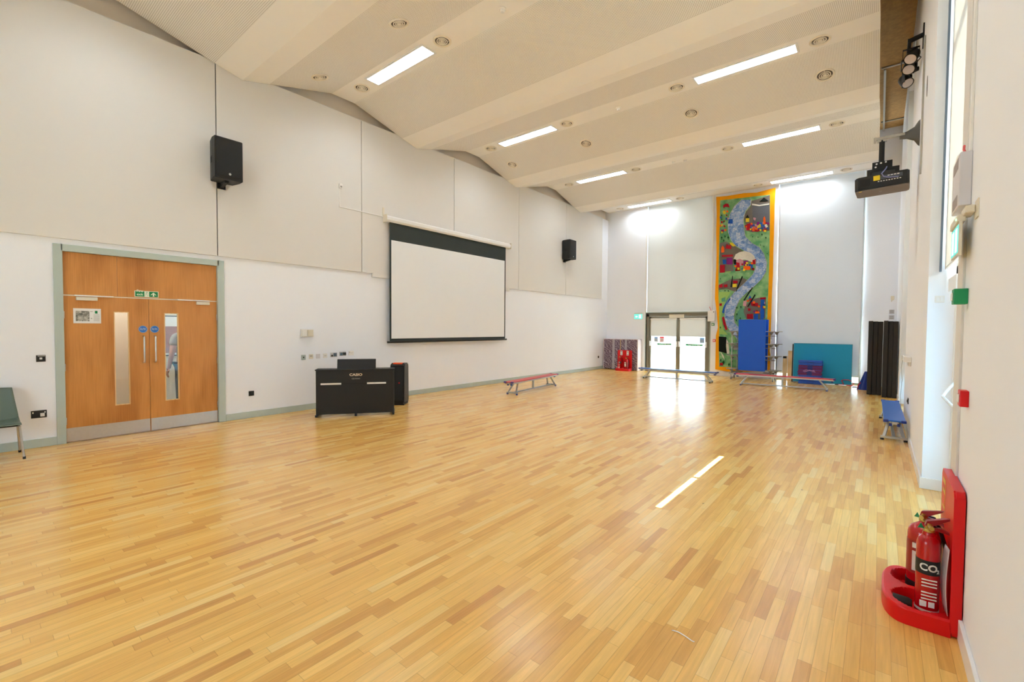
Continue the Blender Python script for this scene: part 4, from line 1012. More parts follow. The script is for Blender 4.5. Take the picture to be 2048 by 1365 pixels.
for k, (x0, x1, y0, y1, lab) in enumerate(((-.215, .0805, 14.62, 15.22, 'charcoal folded foam mattress standing on end, left one, farther from the bench'), (.082, .362, 14.22, 14.85, 'charcoal folded foam mattress standing on end, right one, against the right wall'))):
    s = thing('foam_mattress', lab, 'mattress', (x0, y0, 0), group='charcoal mattresses standing on end')
    wd = (x1-x0)/3; 
    for q in range(3):
        mb = MB(); off = (.035 if q == 1 else (.0 if q == 0 else .012))*(1 if k else .6)
        mb.box(q*wd+.002, (q+1)*wd-.002, off, y1-y0-off, .002, 1.875-.01*q, .012); obj('foam_section', mb, CHAR, s)
    mb = MB(); mb.box(.01, x1-x0-.01, .05, y1-y0-.05, .01, 1.86); obj('hinge_cloth', mb, BLACK, s)
# red cord and small things by the mats
mb = MB(); pth = [(-.90, 16.48, .02), (-.83, 16.47, .02), (-.78, 16.5, .02), (-.79, 16.505, .06), (-.83, 16.51, .14), (-.78, 16.51, .17), (-.66, 16.51, .17), (-.58, 16.50, .13), (-.53, 16.46, .05), (-.60, 16.42, .02), (-.70, 16.40, .02), (-.58, 16.38, .02), (-.45, 16.40, .02), (-.38, 16.42, .06), (-.34, 16.40, .10)]
sm = []
for a, b_ in zip(pth, pth[1:]):
    for q in range(4): sm.append(tuple(a[i]+(b_[i]-a[i])*q/4 for i in range(3)))
s = thing('skipping_rope', 'red cord looped on the floor at the right end of the teal board', 'rope', (0, 0, 0))
mb.tube(sm, .009, 8); obj('rope', mb, RED, s)
mb = MB(); mb.tube([(-.99, 16.47, .02), (-.90, 16.48, .02)], .015, 10); obj('handle', mb, BLACK, s)
s = thing('folded_parachute', 'crumpled dark blue cloth bundle leaning behind the charcoal mattresses', 'bundle', (-.30, 15.75, 0))
mb = MB(); mb.grid(14, 20, lambda u, v: ((.14-.10*v)*math.sin(2*PI*u)*(1+.12*math.sin(9*u*2*PI/3)) + .06*v, (.16-.10*v)*math.cos(2*PI*u)*(1+.1*math.sin(12*PI*u)), .50*v)); obj('cloth', mb, NAVY, s)
mb = MB(); mb.tube([(-.12, -.12, .02), (-.11, -.15, .12), (-.06, -.14, .20)], .01, 8); obj('red_tie', mb, RED, s)
s = thing('floor_stick', 'thin black stick lying on the floor by the bright gap under the white sheet', 'stick', (-.47, 16.15, 0), math.radians(3))
mb = MB(); mb.tube([(-.09, 0, .009), (.09, 0, .009)], .009, 8); obj('stick', mb, BLACK, s)
s = thing('tape_scrap', 'curled scrap of clear tape on the floor in the foreground', 'tape', (-.775, 2.424, .001), math.radians(-4))
mb = MB(); mb.grid(12, 2, lambda u, v: ((u-.5)*.125, (v-.5)*.009+.008*math.sin(5*u), .001+.002*abs(math.sin(7*u)))); obj('strip', mb, mat('clear_tape', C(244, 236, 222), .2), s, .0006)

# ================================================================ FAR WALL FITTINGS
s = thing('exit_sign', 'lit green exit sign on the far wall left of the glazed door', 'sign', (-7.33, YF, 2.10))
mb = MB(); mb.box(-.17, .17, -.03, 0, .11, .145, .004); obj('housing', mb, CREAMP, s)
mb = MB(); mb.box(-.165, .165, -.022, -.012, -.09, .11, .003); obj('lit_panel', mb, emit_mat('exit_glow', (.25, .95, .78, 1), .4), s)
mb = MB(); mb.box(.03, .12, -.024, -.022, -.06, .08); mb.prism([(-.12, .0), (-.07, .045), (-.07, .015), (-.02, .015), (-.02, -.015), (-.07, -.015), (-.07, -.045)], 1, -.024, -.022); obj('pictogram', mb, emit_mat('exit_white', (.9, 1, .97, 1), .6), s)
s = thing('control_box', 'white electrical control box on the far wall between the glazed door and the banner', 'box', (-4.60, YF, 2.10))
mb = MB(); mb.box(-.12, .12, -.09, 0, -.19, .19, .008); obj('casing', mb, WHITEP, s)
mb = MB(); mb.lathe([(0, -.1), (.016, -.1), (.016, -.09), (0, -.09)], (.08, 0, .14), 'Y', 14); obj('knob', mb, BLACK, s)
mb = MB(); mb.tube([(-.02, -.05, .19), (-.05, -.06, .27), (-.08, -.04, .33)], .007, 8); obj('red_strap', mb, RED, s)
mb = MB(); mb.box(-4.625, -4.585, YF-.03, YF, 2.30, 6.32, .004); tag(obj('cable_trunking', mb, WHITEP), 'white vertical trunking rising from the control box beside the banner', 'trunking')
def callpoint(label, loc, rz, m, face, sx=1, group=None):
    s = thing('call_point', label, 'call point', loc, rz, group=group)
    mb = MB(); mb.box(-.0435, .0435, -.052*sx, 0, -.0435, .0435, .004); obj('casing', mb, m, s)
    mb = MB(); mb.box(-.03, .03, -.052*sx-.006, -.052*sx, -.022, .022, .004); obj('press_plate', mb, face, s)
    return s
callpoint('green break-glass call point on the far wall below the white control box', (-4.55, YF, 1.80), 0, GREEN, WHITEP)
callpoint('red fire alarm call point on the far wall left of the banner', (-4.50, YF, 1.235), 0, RED, WHITEP)
s = thing('wall_sensor', 'small white horn sensor high on the far wall right of the white sheet', 'sensor', (.27, YF, 2.56))
mb = MB(); mb.box(-.04, .04, -.05, 0, -.06, .06, .01); mb.tube([(0, -.03, -.05), (-.02, -.06, -.10)], .012, 8); obj('body', mb, CREAMP, s)
for zz, lab in ((2.17, 'upper pale vent grille on the far wall above the charcoal mattresses'), (2.01, 'lower pale vent grille on the far wall above the charcoal mattresses')):
    s = thing('vent_grille', lab, 'vent', (.265, YF, zz), group='pale grilles above the mattresses')
    mb = MB(); mb.box(-.06, .06, -.012, 0, -.06, .06, .003); obj('plate', mb, LBOX, s)
    mb = MB()
    for q in range(4): mb.box(-.045, .045, -.014, -.012, -.045+.026*q, -.033+.026*q)
    obj('slat', mb, GREY, s)

# ---- hand-made banner
BANNER = {'border':[(-4.52,6.25),(-4.186,6.218),(-3.65,6.22),(-3.252,6.17),(-2.712,6.228),(-2.726,5.63),(-2.726,5.121),(-2.724,4.696),(-2.73,4.101),(-2.728,3.504),(-2.741,2.863),(-2.746,2.219),(-2.751,1.574),(-2.764,0.926),(-2.742,0.782),(-2.731,0.271),(-3.447,0.212),(-4.031,0.172),(-4.437,0.222),(-4.436,0.705),(-4.434,0.953),(-4.435,1.416),(-4.375,1.694),(-4.429,2.247),(-4.495,2.709),(-4.491,3.17),(-4.471,3.72),(-4.469,4.27),(-4.496,5.005),(-4.491,5.644)],'field':[(-4.388,6.104),(-3.647,6.066),(-2.866,6.027),(-2.848,5.224),(-2.84,3.941),(-2.85,2.652),(-2.859,1.789),(-2.852,0.922),(-2.869,0.776),(-2.858,0.288),(-3.517,0.33),(-4.312,0.326),(-4.32,0.711),(-4.328,0.865),(-4.326,1.418),(-4.343,2.245),(-4.375,2.797),(-4.391,3.623),(-4.388,4.536),(-4.384,5.446)],'riverL':[(-3.694,6.008),(-3.92,5.824),(-4.056,5.578),(-4.117,5.272),(-4.094,4.954),(-4.009,4.697),(-3.86,4.479),(-3.611,4.297),(-3.387,4.121),(-3.245,3.933),(-3.22,3.692),(-3.314,3.458),(-3.588,3.166),(-3.861,2.912),(-4.052,2.649),(-4.152,2.333),(-4.155,2.06),(-4.098,1.786),(-3.967,1.56),(-3.797,1.382),(-3.67,1.205)],'riverR':[(-3.405,5.958),(-3.421,5.787),(-3.577,5.593),(-3.632,5.337),(-3.606,5.025),(-3.56,4.755),(-3.355,4.512),(-3.137,4.357),(-2.996,4.127),(-2.902,3.817),(-2.926,3.518),(-3.037,3.309),(-3.227,3.103),(-3.5,2.852),(-3.699,2.637),(-3.809,2.371),(-3.861,2.102),(-3.84,1.877),(-3.742,1.742),(-3.638,1.653),(-3.552,1.431)],'P':{'grey':[[(-3.404,5.914),(-2.865,6.014),(-2.848,4.861),(-3.343,4.881),(-3.564,4.954),(-3.569,5.196),(-3.633,5.381),(-3.557,5.59),(-3.421,5.743)],[(-4.368,4.625),(-4.155,4.655),(-3.901,4.483),(-3.61,4.253),(-3.77,4.113),(-3.93,3.859),(-3.905,3.633),(-4.348,3.62)],[(-4.382,3.164),(-4.003,3.347),(-3.592,3.366),(-3.388,3.243),(-3.586,3.077),(-3.828,2.911),(-4.123,3.037),(-4.379,3.004)],[(-3.532,2.41),(-3.336,2.625),(-3.14,2.684),(-2.908,2.676),(-2.913,2.005),(-3.047,1.971),(-3.483,1.987),(-3.568,2.233)]],'darkgrey':[[(-3.382,5.802),(-2.878,5.748),(-2.865,5.141),(-3.349,5.166)]],'white':[[(-3.913,4.037),(-3.854,4.188),(-3.732,4.252),(-3.57,4.271),(-3.409,4.211),(-3.287,4.09),(-3.225,3.932),(-3.322,3.875),(-3.564,3.984),(-3.767,3.979)],[(-3.383,5.824),(-3.166,5.745),(-2.878,5.748),(-2.878,5.706),(-3.165,5.701),(-3.382,5.771)],[(-2.997,5.074),(-2.94,5.087),(-2.9,4.996),(-2.976,4.963)],[(-4.089,1.292),(-4.035,1.217),(-3.981,0.84),(-4.001,0.782),(-4.061,0.798),(-4.092,1.101)],[(-4.276,0.866),(-4.166,0.718),(-4.128,0.567),(-4.201,0.678)],[(-3.465,2.107),(-3.294,2.114),(-3.292,2.052),(-3.456,2.045)]],'pink':[[(-3.85,3.987),(-3.727,4.02),(-3.604,3.965),(-3.621,3.789),(-3.784,3.78)],[(-3.334,5.359),(-3.254,5.326),(-3.28,5.243),(-3.332,5.294)],[(-3.269,5.111),(-3.191,5.1),(-3.188,4.97),(-3.267,4.98)],[(-3.02,2.528),(-2.924,2.547),(-2.934,2.439),(-3.026,2.441)],[(-3.576,2.589),(-3.475,2.608),(-3.491,2.409),(-3.593,2.433)],[(-3.569,5.038),(-3.502,5.022),(-3.504,4.957),(-3.564,4.965)],[(-3.331,5.055),(-3.275,5.041),(-3.276,4.985),(-3.327,4.992)],[(-3.395,5.155),(-3.334,5.14),(-3.336,5.079),(-3.391,5.087)],[(-3.408,5.055),(-3.345,5.04),(-3.347,4.979),(-3.403,4.986)],[(-3.288,5.135),(-3.239,5.123),(-3.241,5.075),(-3.285,5.081)],[(-3.163,5.068),(-3.103,5.053),(-3.104,4.993),(-3.158,5.0)],[(-3.559,5.068),(-3.488,5.051),(-3.49,4.982),(-3.554,4.99)],[(-3.061,5.176),(-2.993,5.159),(-2.995,5.091),(-3.056,5.099)],[(-3.031,4.94),(-2.987,4.93),(-2.988,4.885),(-3.028,4.89)],[(-3.667,3.878),(-3.617,3.868),(-3.618,3.819),(-3.663,3.822)],[(-3.624,3.682),(-3.563,3.671),(-3.565,3.612),(-3.619,3.616)],[(-4.312,5.285),(-4.254,5.271),(-4.256,5.216),(-4.308,5.223)],[(-4.158,5.477),(-4.093,5.46),(-4.095,5.398),(-4.154,5.407)]],'red':[[(-4.286,5.906),(-4.202,5.96),(-4.118,5.937),(-4.073,5.804),(-4.158,5.84),(-4.221,5.851),(-4.272,5.818)],[(-4.185,4.424),(-4.133,4.576),(-4.076,4.502),(-4.019,4.541),(-3.99,4.381)],[(-4.353,3.871),(-4.19,3.858),(-4.185,3.599),(-4.348,3.597)],[(-3.528,5.168),(-3.429,5.177),(-3.416,4.956),(-3.536,4.963)],[(-4.295,4.208),(-3.936,4.187),(-3.935,4.12),(-4.281,4.138)],[(-3.828,3.918),(-3.724,3.887),(-3.698,3.618),(-3.822,3.627)],[(-3.332,3.941),(-3.226,3.975),(-3.222,3.801),(-3.321,3.809)],[(-3.466,2.151),(-3.279,2.158),(-3.275,1.986),(-3.454,1.987)],[(-4.361,3.186),(-4.254,3.203),(-4.243,3.088),(-4.355,3.08)],[(-4.211,3.178),(-4.092,3.185),(-4.09,3.094),(-4.2,3.086)],[(-4.24,2.038),(-4.189,2.083),(-4.143,1.923),(-4.061,1.627),(-4.116,1.604),(-4.192,1.786)],[(-4.335,2.53),(-4.258,2.537),(-4.256,2.45),(-4.333,2.443)],[(-3.082,2.691),(-2.909,2.697),(-2.915,2.633),(-3.069,2.625)],[(-3.033,4.928),(-2.937,4.937),(-2.943,4.852),(-3.039,4.864)],[(-4.304,1.363),(-4.179,1.358),(-4.194,1.213),(-4.272,1.173)],[(-4.286,0.463),(-4.179,0.468),(-4.177,0.373),(-4.284,0.367)],[(-3.354,2.56),(-3.137,2.509),(-3.134,2.4),(-3.332,2.427)],[(-3.919,3.297),(-3.774,3.288),(-3.772,3.199),(-3.908,3.206)],[(-3.289,4.96),(-3.222,4.943),(-3.224,4.877),(-3.284,4.885)],[(-3.19,4.952),(-3.129,4.937),(-3.131,4.877),(-3.185,4.884)],[(-2.998,5.158),(-2.941,5.144),(-2.942,5.086),(-2.994,5.094)],[(-3.237,4.926),(-3.188,4.914),(-3.19,4.866),(-3.234,4.871)],[(-3.589,5.138),(-3.53,5.123),(-3.532,5.066),(-3.585,5.073)],[(-3.402,5.002),(-3.359,4.991),(-3.36,4.949),(-3.399,4.954)],[(-3.619,3.678),(-3.573,3.67),(-3.574,3.625),(-3.615,3.628)],[(-3.342,3.687),(-3.272,3.673),(-3.274,3.604),(-3.337,3.608)],[(-3.811,3.687),(-3.752,3.676),(-3.754,3.619),(-3.807,3.623)],[(-3.666,3.865),(-3.608,3.854),(-3.61,3.797),(-3.662,3.802)],[(-3.555,3.888),(-3.504,3.878),(-3.505,3.828),(-3.551,3.832)],[(-3.331,3.689),(-3.289,3.682),(-3.291,3.641),(-3.328,3.644)],[(-3.854,3.695),(-3.784,3.683),(-3.786,3.615),(-3.849,3.62)],[(-4.263,5.393),(-4.216,5.381),(-4.218,5.337),(-4.26,5.343)],[(-4.251,5.221),(-4.199,5.208),(-4.201,5.158),(-4.248,5.165)],[(-4.315,5.049),(-4.262,5.037),(-4.263,4.986),(-4.311,4.992)],[(-4.345,5.377),(-4.284,5.362),(-4.286,5.304),(-4.34,5.312)],[(-4.187,5.585),(-4.142,5.573),(-4.143,5.53),(-4.184,5.536)],[(-3.401,2.68),(-3.326,2.669),(-3.328,2.595),(-3.396,2.597)],[(-3.0,2.412),(-2.929,2.402),(-2.931,2.33),(-2.995,2.332)],[(-3.433,2.346),(-3.355,2.336),(-3.358,2.258),(-3.428,2.26)],[(-3.191,2.272),(-3.138,2.265),(-3.14,2.212),(-3.187,2.213)],[(-3.279,2.517),(-3.218,2.509),(-3.22,2.448),(-3.274,2.45)]],'orange':[[(-3.04,5.295),(-3.003,5.353),(-2.975,5.263),(-2.971,5.091),(-3.029,5.099)],[(-4.313,4.46),(-4.272,4.533),(-4.219,4.45),(-4.216,4.3),(-4.31,4.291)],[(-3.217,2.227),(-3.084,2.233),(-3.083,2.172),(-3.216,2.165)],[(-3.365,4.993),(-3.287,4.992),(-3.285,4.896),(-3.356,4.905)],[(-3.6,3.765),(-3.379,3.748),(-3.389,3.63),(-3.589,3.632)],[(-3.271,5.017),(-3.204,5.0),(-3.205,4.934),(-3.266,4.942)],[(-3.566,5.107),(-3.517,5.095),(-3.519,5.048),(-3.562,5.054)],[(-3.41,5.192),(-3.355,5.178),(-3.356,5.124),(-3.406,5.131)],[(-3.326,5.046),(-3.282,5.036),(-3.283,4.993),(-3.322,4.998)],[(-3.027,4.905),(-2.986,4.895),(-2.987,4.854),(-3.024,4.859)],[(-3.879,3.823),(-3.812,3.811),(-3.814,3.746),(-3.874,3.751)],[(-3.378,3.884),(-3.309,3.871),(-3.311,3.803),(-3.373,3.808)],[(-4.26,5.74),(-4.205,5.726),(-4.207,5.674),(-4.256,5.682)],[(-4.173,5.721),(-4.115,5.706),(-4.117,5.65),(-4.169,5.658)],[(-4.38,5.265),(-4.313,5.249),(-4.315,5.186),(-4.375,5.194)],[(-4.225,5.091),(-4.162,5.076),(-4.164,5.016),(-4.22,5.024)],[(-3.474,2.633),(-3.411,2.624),(-3.412,2.561),(-3.47,2.563)],[(-3.299,2.58),(-3.222,2.569),(-3.224,2.493),(-3.293,2.494)],[(-3.136,2.438),(-3.074,2.429),(-3.076,2.367),(-3.132,2.369)]],'yellow':[[(-3.56,5.371),(-3.46,5.365),(-3.458,5.233),(-3.558,5.238)],[(-4.295,5.704),(-4.219,5.715),(-4.187,5.62),(-4.259,5.599)],[(-4.049,4.612),(-3.965,4.589),(-3.839,4.477),(-3.942,4.465),(-4.027,4.542)],[(-3.929,3.185),(-3.8,3.187),(-3.798,3.079),(-3.922,3.072)],[(-4.337,5.258),(-4.286,5.273),(-4.276,5.204),(-4.336,5.203)],[(-3.191,5.079),(-3.113,5.068),(-3.111,4.994),(-3.181,5.004)],[(-3.217,5.047),(-3.165,5.035),(-3.167,4.984),(-3.213,4.99)],[(-3.005,4.904),(-2.945,4.89),(-2.947,4.83),(-3.0,4.837)],[(-3.162,5.112),(-3.104,5.097),(-3.106,5.04),(-3.158,5.047)],[(-3.433,5.004),(-3.386,4.992),(-3.387,4.946),(-3.43,4.951)],[(-3.141,4.947),(-3.088,4.934),(-3.09,4.881),(-3.137,4.887)],[(-3.615,3.684),(-3.545,3.671),(-3.547,3.602),(-3.61,3.607)],[(-3.554,3.83),(-3.503,3.82),(-3.504,3.77),(-3.55,3.774)],[(-3.525,3.902),(-3.461,3.889),(-3.462,3.826),(-3.52,3.831)],[(-3.788,3.737),(-3.717,3.723),(-3.719,3.654),(-3.783,3.659)],[(-4.329,5.022),(-4.275,5.009),(-4.276,4.958),(-4.325,4.964)],[(-2.974,2.413),(-2.911,2.405),(-2.913,2.342),(-2.969,2.343)]],'purple':[[(-4.136,4.093),(-3.951,4.085),(-3.946,3.851),(-4.127,3.866)],[(-3.604,3.943),(-3.463,3.944),(-3.459,3.776),(-3.592,3.778)],[(-3.232,5.193),(-3.154,5.19),(-3.144,5.072),(-3.222,5.083)],[(-4.334,5.076),(-4.249,5.087),(-4.238,4.995),(-4.332,5.007)],[(-3.266,5.049),(-3.208,5.035),(-3.209,4.977),(-3.262,4.984)],[(-3.423,5.172),(-3.351,5.155),(-3.354,5.084),(-3.418,5.093)],[(-3.441,5.197),(-3.372,5.179),(-3.374,5.111),(-3.436,5.12)],[(-3.02,5.016),(-2.965,5.003),(-2.967,4.948),(-3.016,4.955)],[(-2.922,5.139),(-2.86,5.123),(-2.861,5.06),(-2.918,5.068)],[(-2.979,5.159),(-2.927,5.146),(-2.929,5.094),(-2.975,5.101)],[(-3.526,5.103),(-3.456,5.085),(-3.458,5.016),(-3.521,5.025)],[(-3.379,4.965),(-3.311,4.949),(-3.313,4.882),(-3.374,4.89)],[(-3.376,5.136),(-3.31,5.119),(-3.312,5.054),(-3.371,5.062)],[(-3.568,3.863),(-3.499,3.85),(-3.501,3.782),(-3.563,3.787)],[(-3.365,3.887),(-3.305,3.876),(-3.307,3.817),(-3.361,3.821)],[(-3.111,2.453),(-3.057,2.446),(-3.059,2.391),(-3.107,2.392)],[(-3.458,2.637),(-3.407,2.63),(-3.409,2.579),(-3.455,2.58)],[(-3.267,2.265),(-3.214,2.258),(-3.216,2.206),(-3.263,2.206)],[(-3.095,2.255),(-3.032,2.246),(-3.034,2.183),(-3.091,2.184)]],'blue':[[(-4.262,4.046),(-4.152,4.045),(-4.14,3.886),(-4.25,3.886)],[(-4.12,5.408),(-3.969,5.395),(-3.966,5.242),(-4.113,5.263)],[(-4.247,2.221),(-4.196,2.425),(-4.073,2.649),(-3.999,2.737),(-3.981,2.669),(-4.132,2.424),(-4.182,2.174)],[(-3.255,2.148),(-3.129,2.156),(-3.125,1.972),(-3.251,1.973)],[(-3.061,2.625),(-2.953,2.63),(-2.948,2.049),(-2.978,1.971),(-3.055,1.985)],[(-3.44,3.819),(-3.321,3.818),(-3.318,3.677),(-3.43,3.686)],[(-3.425,2.672),(-3.387,2.781),(-3.345,2.691),(-3.376,2.618)],[(-3.426,5.076),(-3.374,5.064),(-3.376,5.013),(-3.422,5.019)],[(-3.075,4.989),(-3.034,4.979),(-3.035,4.939),(-3.072,4.944)],[(-3.055,5.064),(-2.994,5.049),(-2.995,4.988),(-3.05,4.996)],[(-3.287,5.034),(-3.238,5.022),(-3.239,4.974),(-3.283,4.98)],[(-3.113,5.096),(-3.057,5.083),(-3.059,5.027),(-3.109,5.034)],[(-3.194,4.996),(-3.148,4.985),(-3.149,4.94),(-3.19,4.945)],[(-3.328,4.974),(-3.276,4.962),(-3.278,4.911),(-3.324,4.917)],[(-3.133,5.168),(-3.064,5.15),(-3.066,5.082),(-3.128,5.09)],[(-3.174,5.117),(-3.119,5.103),(-3.121,5.049),(-3.17,5.056)],[(-3.34,5.128),(-3.288,5.116),(-3.29,5.065),(-3.336,5.071)],[(-2.921,4.967),(-2.879,4.956),(-2.88,4.914),(-2.918,4.919)],[(-3.118,5.002),(-3.076,4.991),(-3.077,4.95),(-3.115,4.955)],[(-3.663,3.703),(-3.62,3.695),(-3.621,3.652),(-3.66,3.655)],[(-3.587,3.748),(-3.537,3.739),(-3.538,3.69),(-3.583,3.693)],[(-3.583,3.705),(-3.522,3.694),(-3.524,3.635),(-3.579,3.639)],[(-3.559,3.837),(-3.518,3.829),(-3.519,3.789),(-3.556,3.792)],[(-3.86,3.858),(-3.809,3.849),(-3.811,3.8),(-3.856,3.804)],[(-4.199,5.477),(-4.136,5.461),(-4.138,5.401),(-4.195,5.409)],[(-4.384,5.548),(-4.327,5.533),(-4.329,5.48),(-4.38,5.487)],[(-3.357,2.595),(-3.302,2.588),(-3.303,2.532),(-3.353,2.534)],[(-3.115,2.238),(-3.061,2.231),(-3.062,2.176),(-3.111,2.177)],[(-2.991,2.482),(-2.927,2.473),(-2.929,2.409),(-2.986,2.41)]],'lime':[[(-4.169,3.843),(-4.0,3.842),(-3.995,3.594),(-4.164,3.597)],[(-4.356,2.934),(-3.994,2.918),(-4.055,2.785),(-4.177,2.562),(-4.256,2.244),(-4.272,1.969),(-4.18,1.603),(-4.049,1.445),(-4.327,1.464)]],'teal':[[(-3.987,3.796),(-3.879,3.788),(-3.875,3.608),(-3.975,3.602)],[(-4.278,2.702),(-4.151,2.752),(-4.148,2.597),(-4.268,2.587)],[(-3.752,2.236),(-3.613,2.412),(-3.508,2.232),(-3.503,2.01),(-3.645,1.975),(-3.682,1.787),(-3.829,1.967)]],'black':[[(-3.16,5.851),(-3.035,5.959),(-2.899,5.829)],[(-3.572,5.364),(-3.514,5.474),(-3.452,5.355)],[(-3.577,2.624),(-3.325,3.055),(-3.297,3.028),(-3.552,2.597)],[(-3.459,2.399),(-3.241,2.806),(-3.213,2.779),(-3.427,2.381)],[(-3.989,3.089),(-3.943,3.465),(-3.922,3.454),(-3.956,3.074)],[(-3.828,2.933),(-3.642,3.436),(-3.609,3.416),(-3.795,2.927)],[(-4.333,1.382),(-4.09,1.367),(-4.101,1.025),(-4.061,0.798),(-4.323,0.864)],[(-3.908,3.992),(-3.871,4.033),(-3.825,3.984),(-3.83,3.851),(-3.897,3.856)]],'darkgreen':[[(-4.341,4.804),(-4.308,4.851),(-4.273,4.796),(-4.3,4.785),(-4.297,4.733),(-4.312,4.735),(-4.313,4.786)],[(-4.231,4.836),(-4.202,4.877),(-4.171,4.829),(-4.195,4.819),(-4.193,4.775),(-4.206,4.776),(-4.207,4.821)],[(-4.128,4.779),(-4.096,4.825),(-4.061,4.771),(-4.087,4.759),(-4.085,4.709),(-4.1,4.71),(-4.101,4.761)],[(-4.267,4.704),(-4.242,4.74),(-4.215,4.699),(-4.236,4.69),(-4.234,4.652),(-4.245,4.653),(-4.246,4.691)],[(-3.091,4.763),(-3.068,4.796),(-3.044,4.757),(-3.063,4.749),(-3.061,4.713),(-3.071,4.714),(-3.072,4.75)],[(-2.973,4.641),(-2.951,4.674),(-2.927,4.635),(-2.945,4.627),(-2.943,4.591),(-2.953,4.592),(-2.954,4.628)],[(-3.356,4.722),(-3.34,4.744),(-3.324,4.718),(-3.337,4.712),(-3.335,4.688),(-3.342,4.688),(-3.343,4.713)],[(-3.198,4.689),(-3.183,4.712),(-3.167,4.686),(-3.179,4.68),(-3.178,4.656),(-3.185,4.657),(-3.185,4.681)],[(-3.115,4.42),(-3.1,4.443),(-3.083,4.417),(-3.096,4.411),(-3.095,4.387),(-3.101,4.387),(-3.102,4.412)],[(-3.017,4.366),(-3.002,4.389),(-2.986,4.363),(-2.998,4.357),(-2.997,4.333),(-3.004,4.334),(-3.004,4.358)],[(-3.8,2.371),(-3.776,2.408),(-3.751,2.37),(-3.77,2.36),(-3.769,2.322),(-3.78,2.322),(-3.78,2.36)],[(-3.678,2.391),(-3.654,2.428),(-3.629,2.39),(-3.648,2.379),(-3.646,2.342),(-3.657,2.342),(-3.658,2.38)],[(-3.796,2.147),(-3.772,2.184),(-3.746,2.146),(-3.766,2.135),(-3.764,2.098),(-3.775,2.098),(-3.776,2.136)],[(-3.686,2.011),(-3.666,2.042),(-3.645,2.011),(-3.661,2.002),(-3.66,1.971),(-3.669,1.971),(-3.67,2.002)],[(-3.808,1.944),(-3.788,1.976),(-3.767,1.944),(-3.783,1.935),(-3.782,1.904),(-3.791,1.904),(-3.792,1.935)],[(-2.912,4.119),(-2.901,4.136),(-2.889,4.117),(-2.898,4.112),(-2.897,4.094),(-2.902,4.095),(-2.903,4.113)],[(-4.182,1.74),(-4.162,1.772),(-4.14,1.741),(-4.157,1.731),(-4.155,1.699),(-4.164,1.699),(-4.165,1.731)],[(-4.31,1.694),(-4.289,1.726),(-4.267,1.694),(-4.284,1.685),(-4.283,1.653),(-4.292,1.653),(-4.293,1.685)],[(-4.339,3.391),(-4.322,3.415),(-4.305,3.388),(-4.318,3.382),(-4.317,3.356),(-4.325,3.357),(-4.325,3.382)],[(-3.729,3.33),(-3.714,3.354),(-3.697,3.328),(-3.71,3.322),(-3.708,3.297),(-3.716,3.297),(-3.716,3.322)],[(-4.181,2.972),(-4.165,2.996),(-4.147,2.97),(-4.161,2.963),(-4.159,2.938),(-4.167,2.938),(-4.167,2.964)],[(-4.075,2.958),(-4.059,2.982),(-4.041,2.956),(-4.055,2.95),(-4.053,2.924),(-4.061,2.924),(-4.061,2.95)],[(-4.341,5.44),(-4.32,5.468),(-4.298,5.433),(-4.315,5.427),(-4.314,5.395),(-4.323,5.396),(-4.324,5.428)],[(-4.275,5.34),(-4.254,5.368),(-4.232,5.334),(-4.249,5.327),(-4.248,5.295),(-4.257,5.296),(-4.258,5.328)],[(-4.344,5.576),(-4.323,5.605),(-4.301,5.57),(-4.318,5.563),(-4.316,5.531),(-4.326,5.533),(-4.326,5.564)],[(-4.201,0.486),(-4.163,0.547),(-4.123,0.491),(-4.153,0.472),(-4.151,0.413),(-4.168,0.412)],[(-4.015,0.42),(-3.985,0.47),(-3.952,0.424),(-3.977,0.409),(-3.975,0.361),(-3.989,0.361)],[(-3.929,0.52),(-3.899,0.569),(-3.867,0.523),(-3.892,0.509),(-3.889,0.461),(-3.903,0.46)],[(-4.277,0.559),(-4.253,0.598),(-4.227,0.562),(-4.247,0.55),(-4.245,0.512),(-4.256,0.512)],[(-3.89,0.654),(-3.867,0.693),(-3.842,0.657),(-3.861,0.645),(-3.859,0.608),(-3.87,0.608)]]}}
def bmat(name, c, var=.12, vs=16): return mat(name, c, .9, var=var, vscale=vs, spec=.15, bump=.3, bscale=90)
bn = thing('banner', 'tall felt banner with an orange border and a winding blue river on the far wall', 'banner', (0, 0, 0))
YBN = 16.775
def poly(mb, pts, y0, y1, mi=0):
    mb.mi = mi; mb.prism(pts, 1, y0, y1)
mb = MB(); poly(mb, BANNER['border'], YBN, YBN+.012)
cut = obj('border', mb, bmat('amber_cloth', C(250, 168, 22), .06, 8), bn)
mb = MB(); poly(mb, BANNER['field'], YBN-.006, YBN)
t_ = NT('felt_green_field'); bb = t_.bs; tc_ = t_.n('ShaderNodeTexCoord'); n1 = t_.n('ShaderNodeTexNoise'); n1.inputs['Scale'].default_value = 5; n1.inputs['Detail'].default_value = 5; t_.l(tc_.outputs['Object'], n1.inputs['Vector'])
rp = t_.n('ShaderNodeValToRGB'); rp.color_ramp.elements[0].position = .35; rp.color_ramp.elements[0].color = C(88, 156, 104); rp.color_ramp.elements[1].position = .65; rp.color_ramp.elements[1].color = C(150, 196, 138)
t_.l(n1.outputs['Fac'], rp.inputs[0]); t_.l(rp.outputs[0], bb.inputs['Base Color']); bb.inputs['Roughness'].default_value = .9
obj('green_field', mb, t_.m, bn)
PC = {'grey': C(120, 112, 104), 'darkgrey': C(104, 106, 112), 'white': C(226, 222, 210), 'pink': C(206, 152, 160), 'red': C(172, 26, 44), 'orange': C(240, 100, 30), 'yellow': C(232, 206, 60), 'purple': C(134, 44, 128), 'blue': C(40, 92, 180), 'lime': C(158, 196, 108), 'teal': C(96, 156, 128), 'black': C(26, 32, 28), 'darkgreen': C(20, 74, 40)}
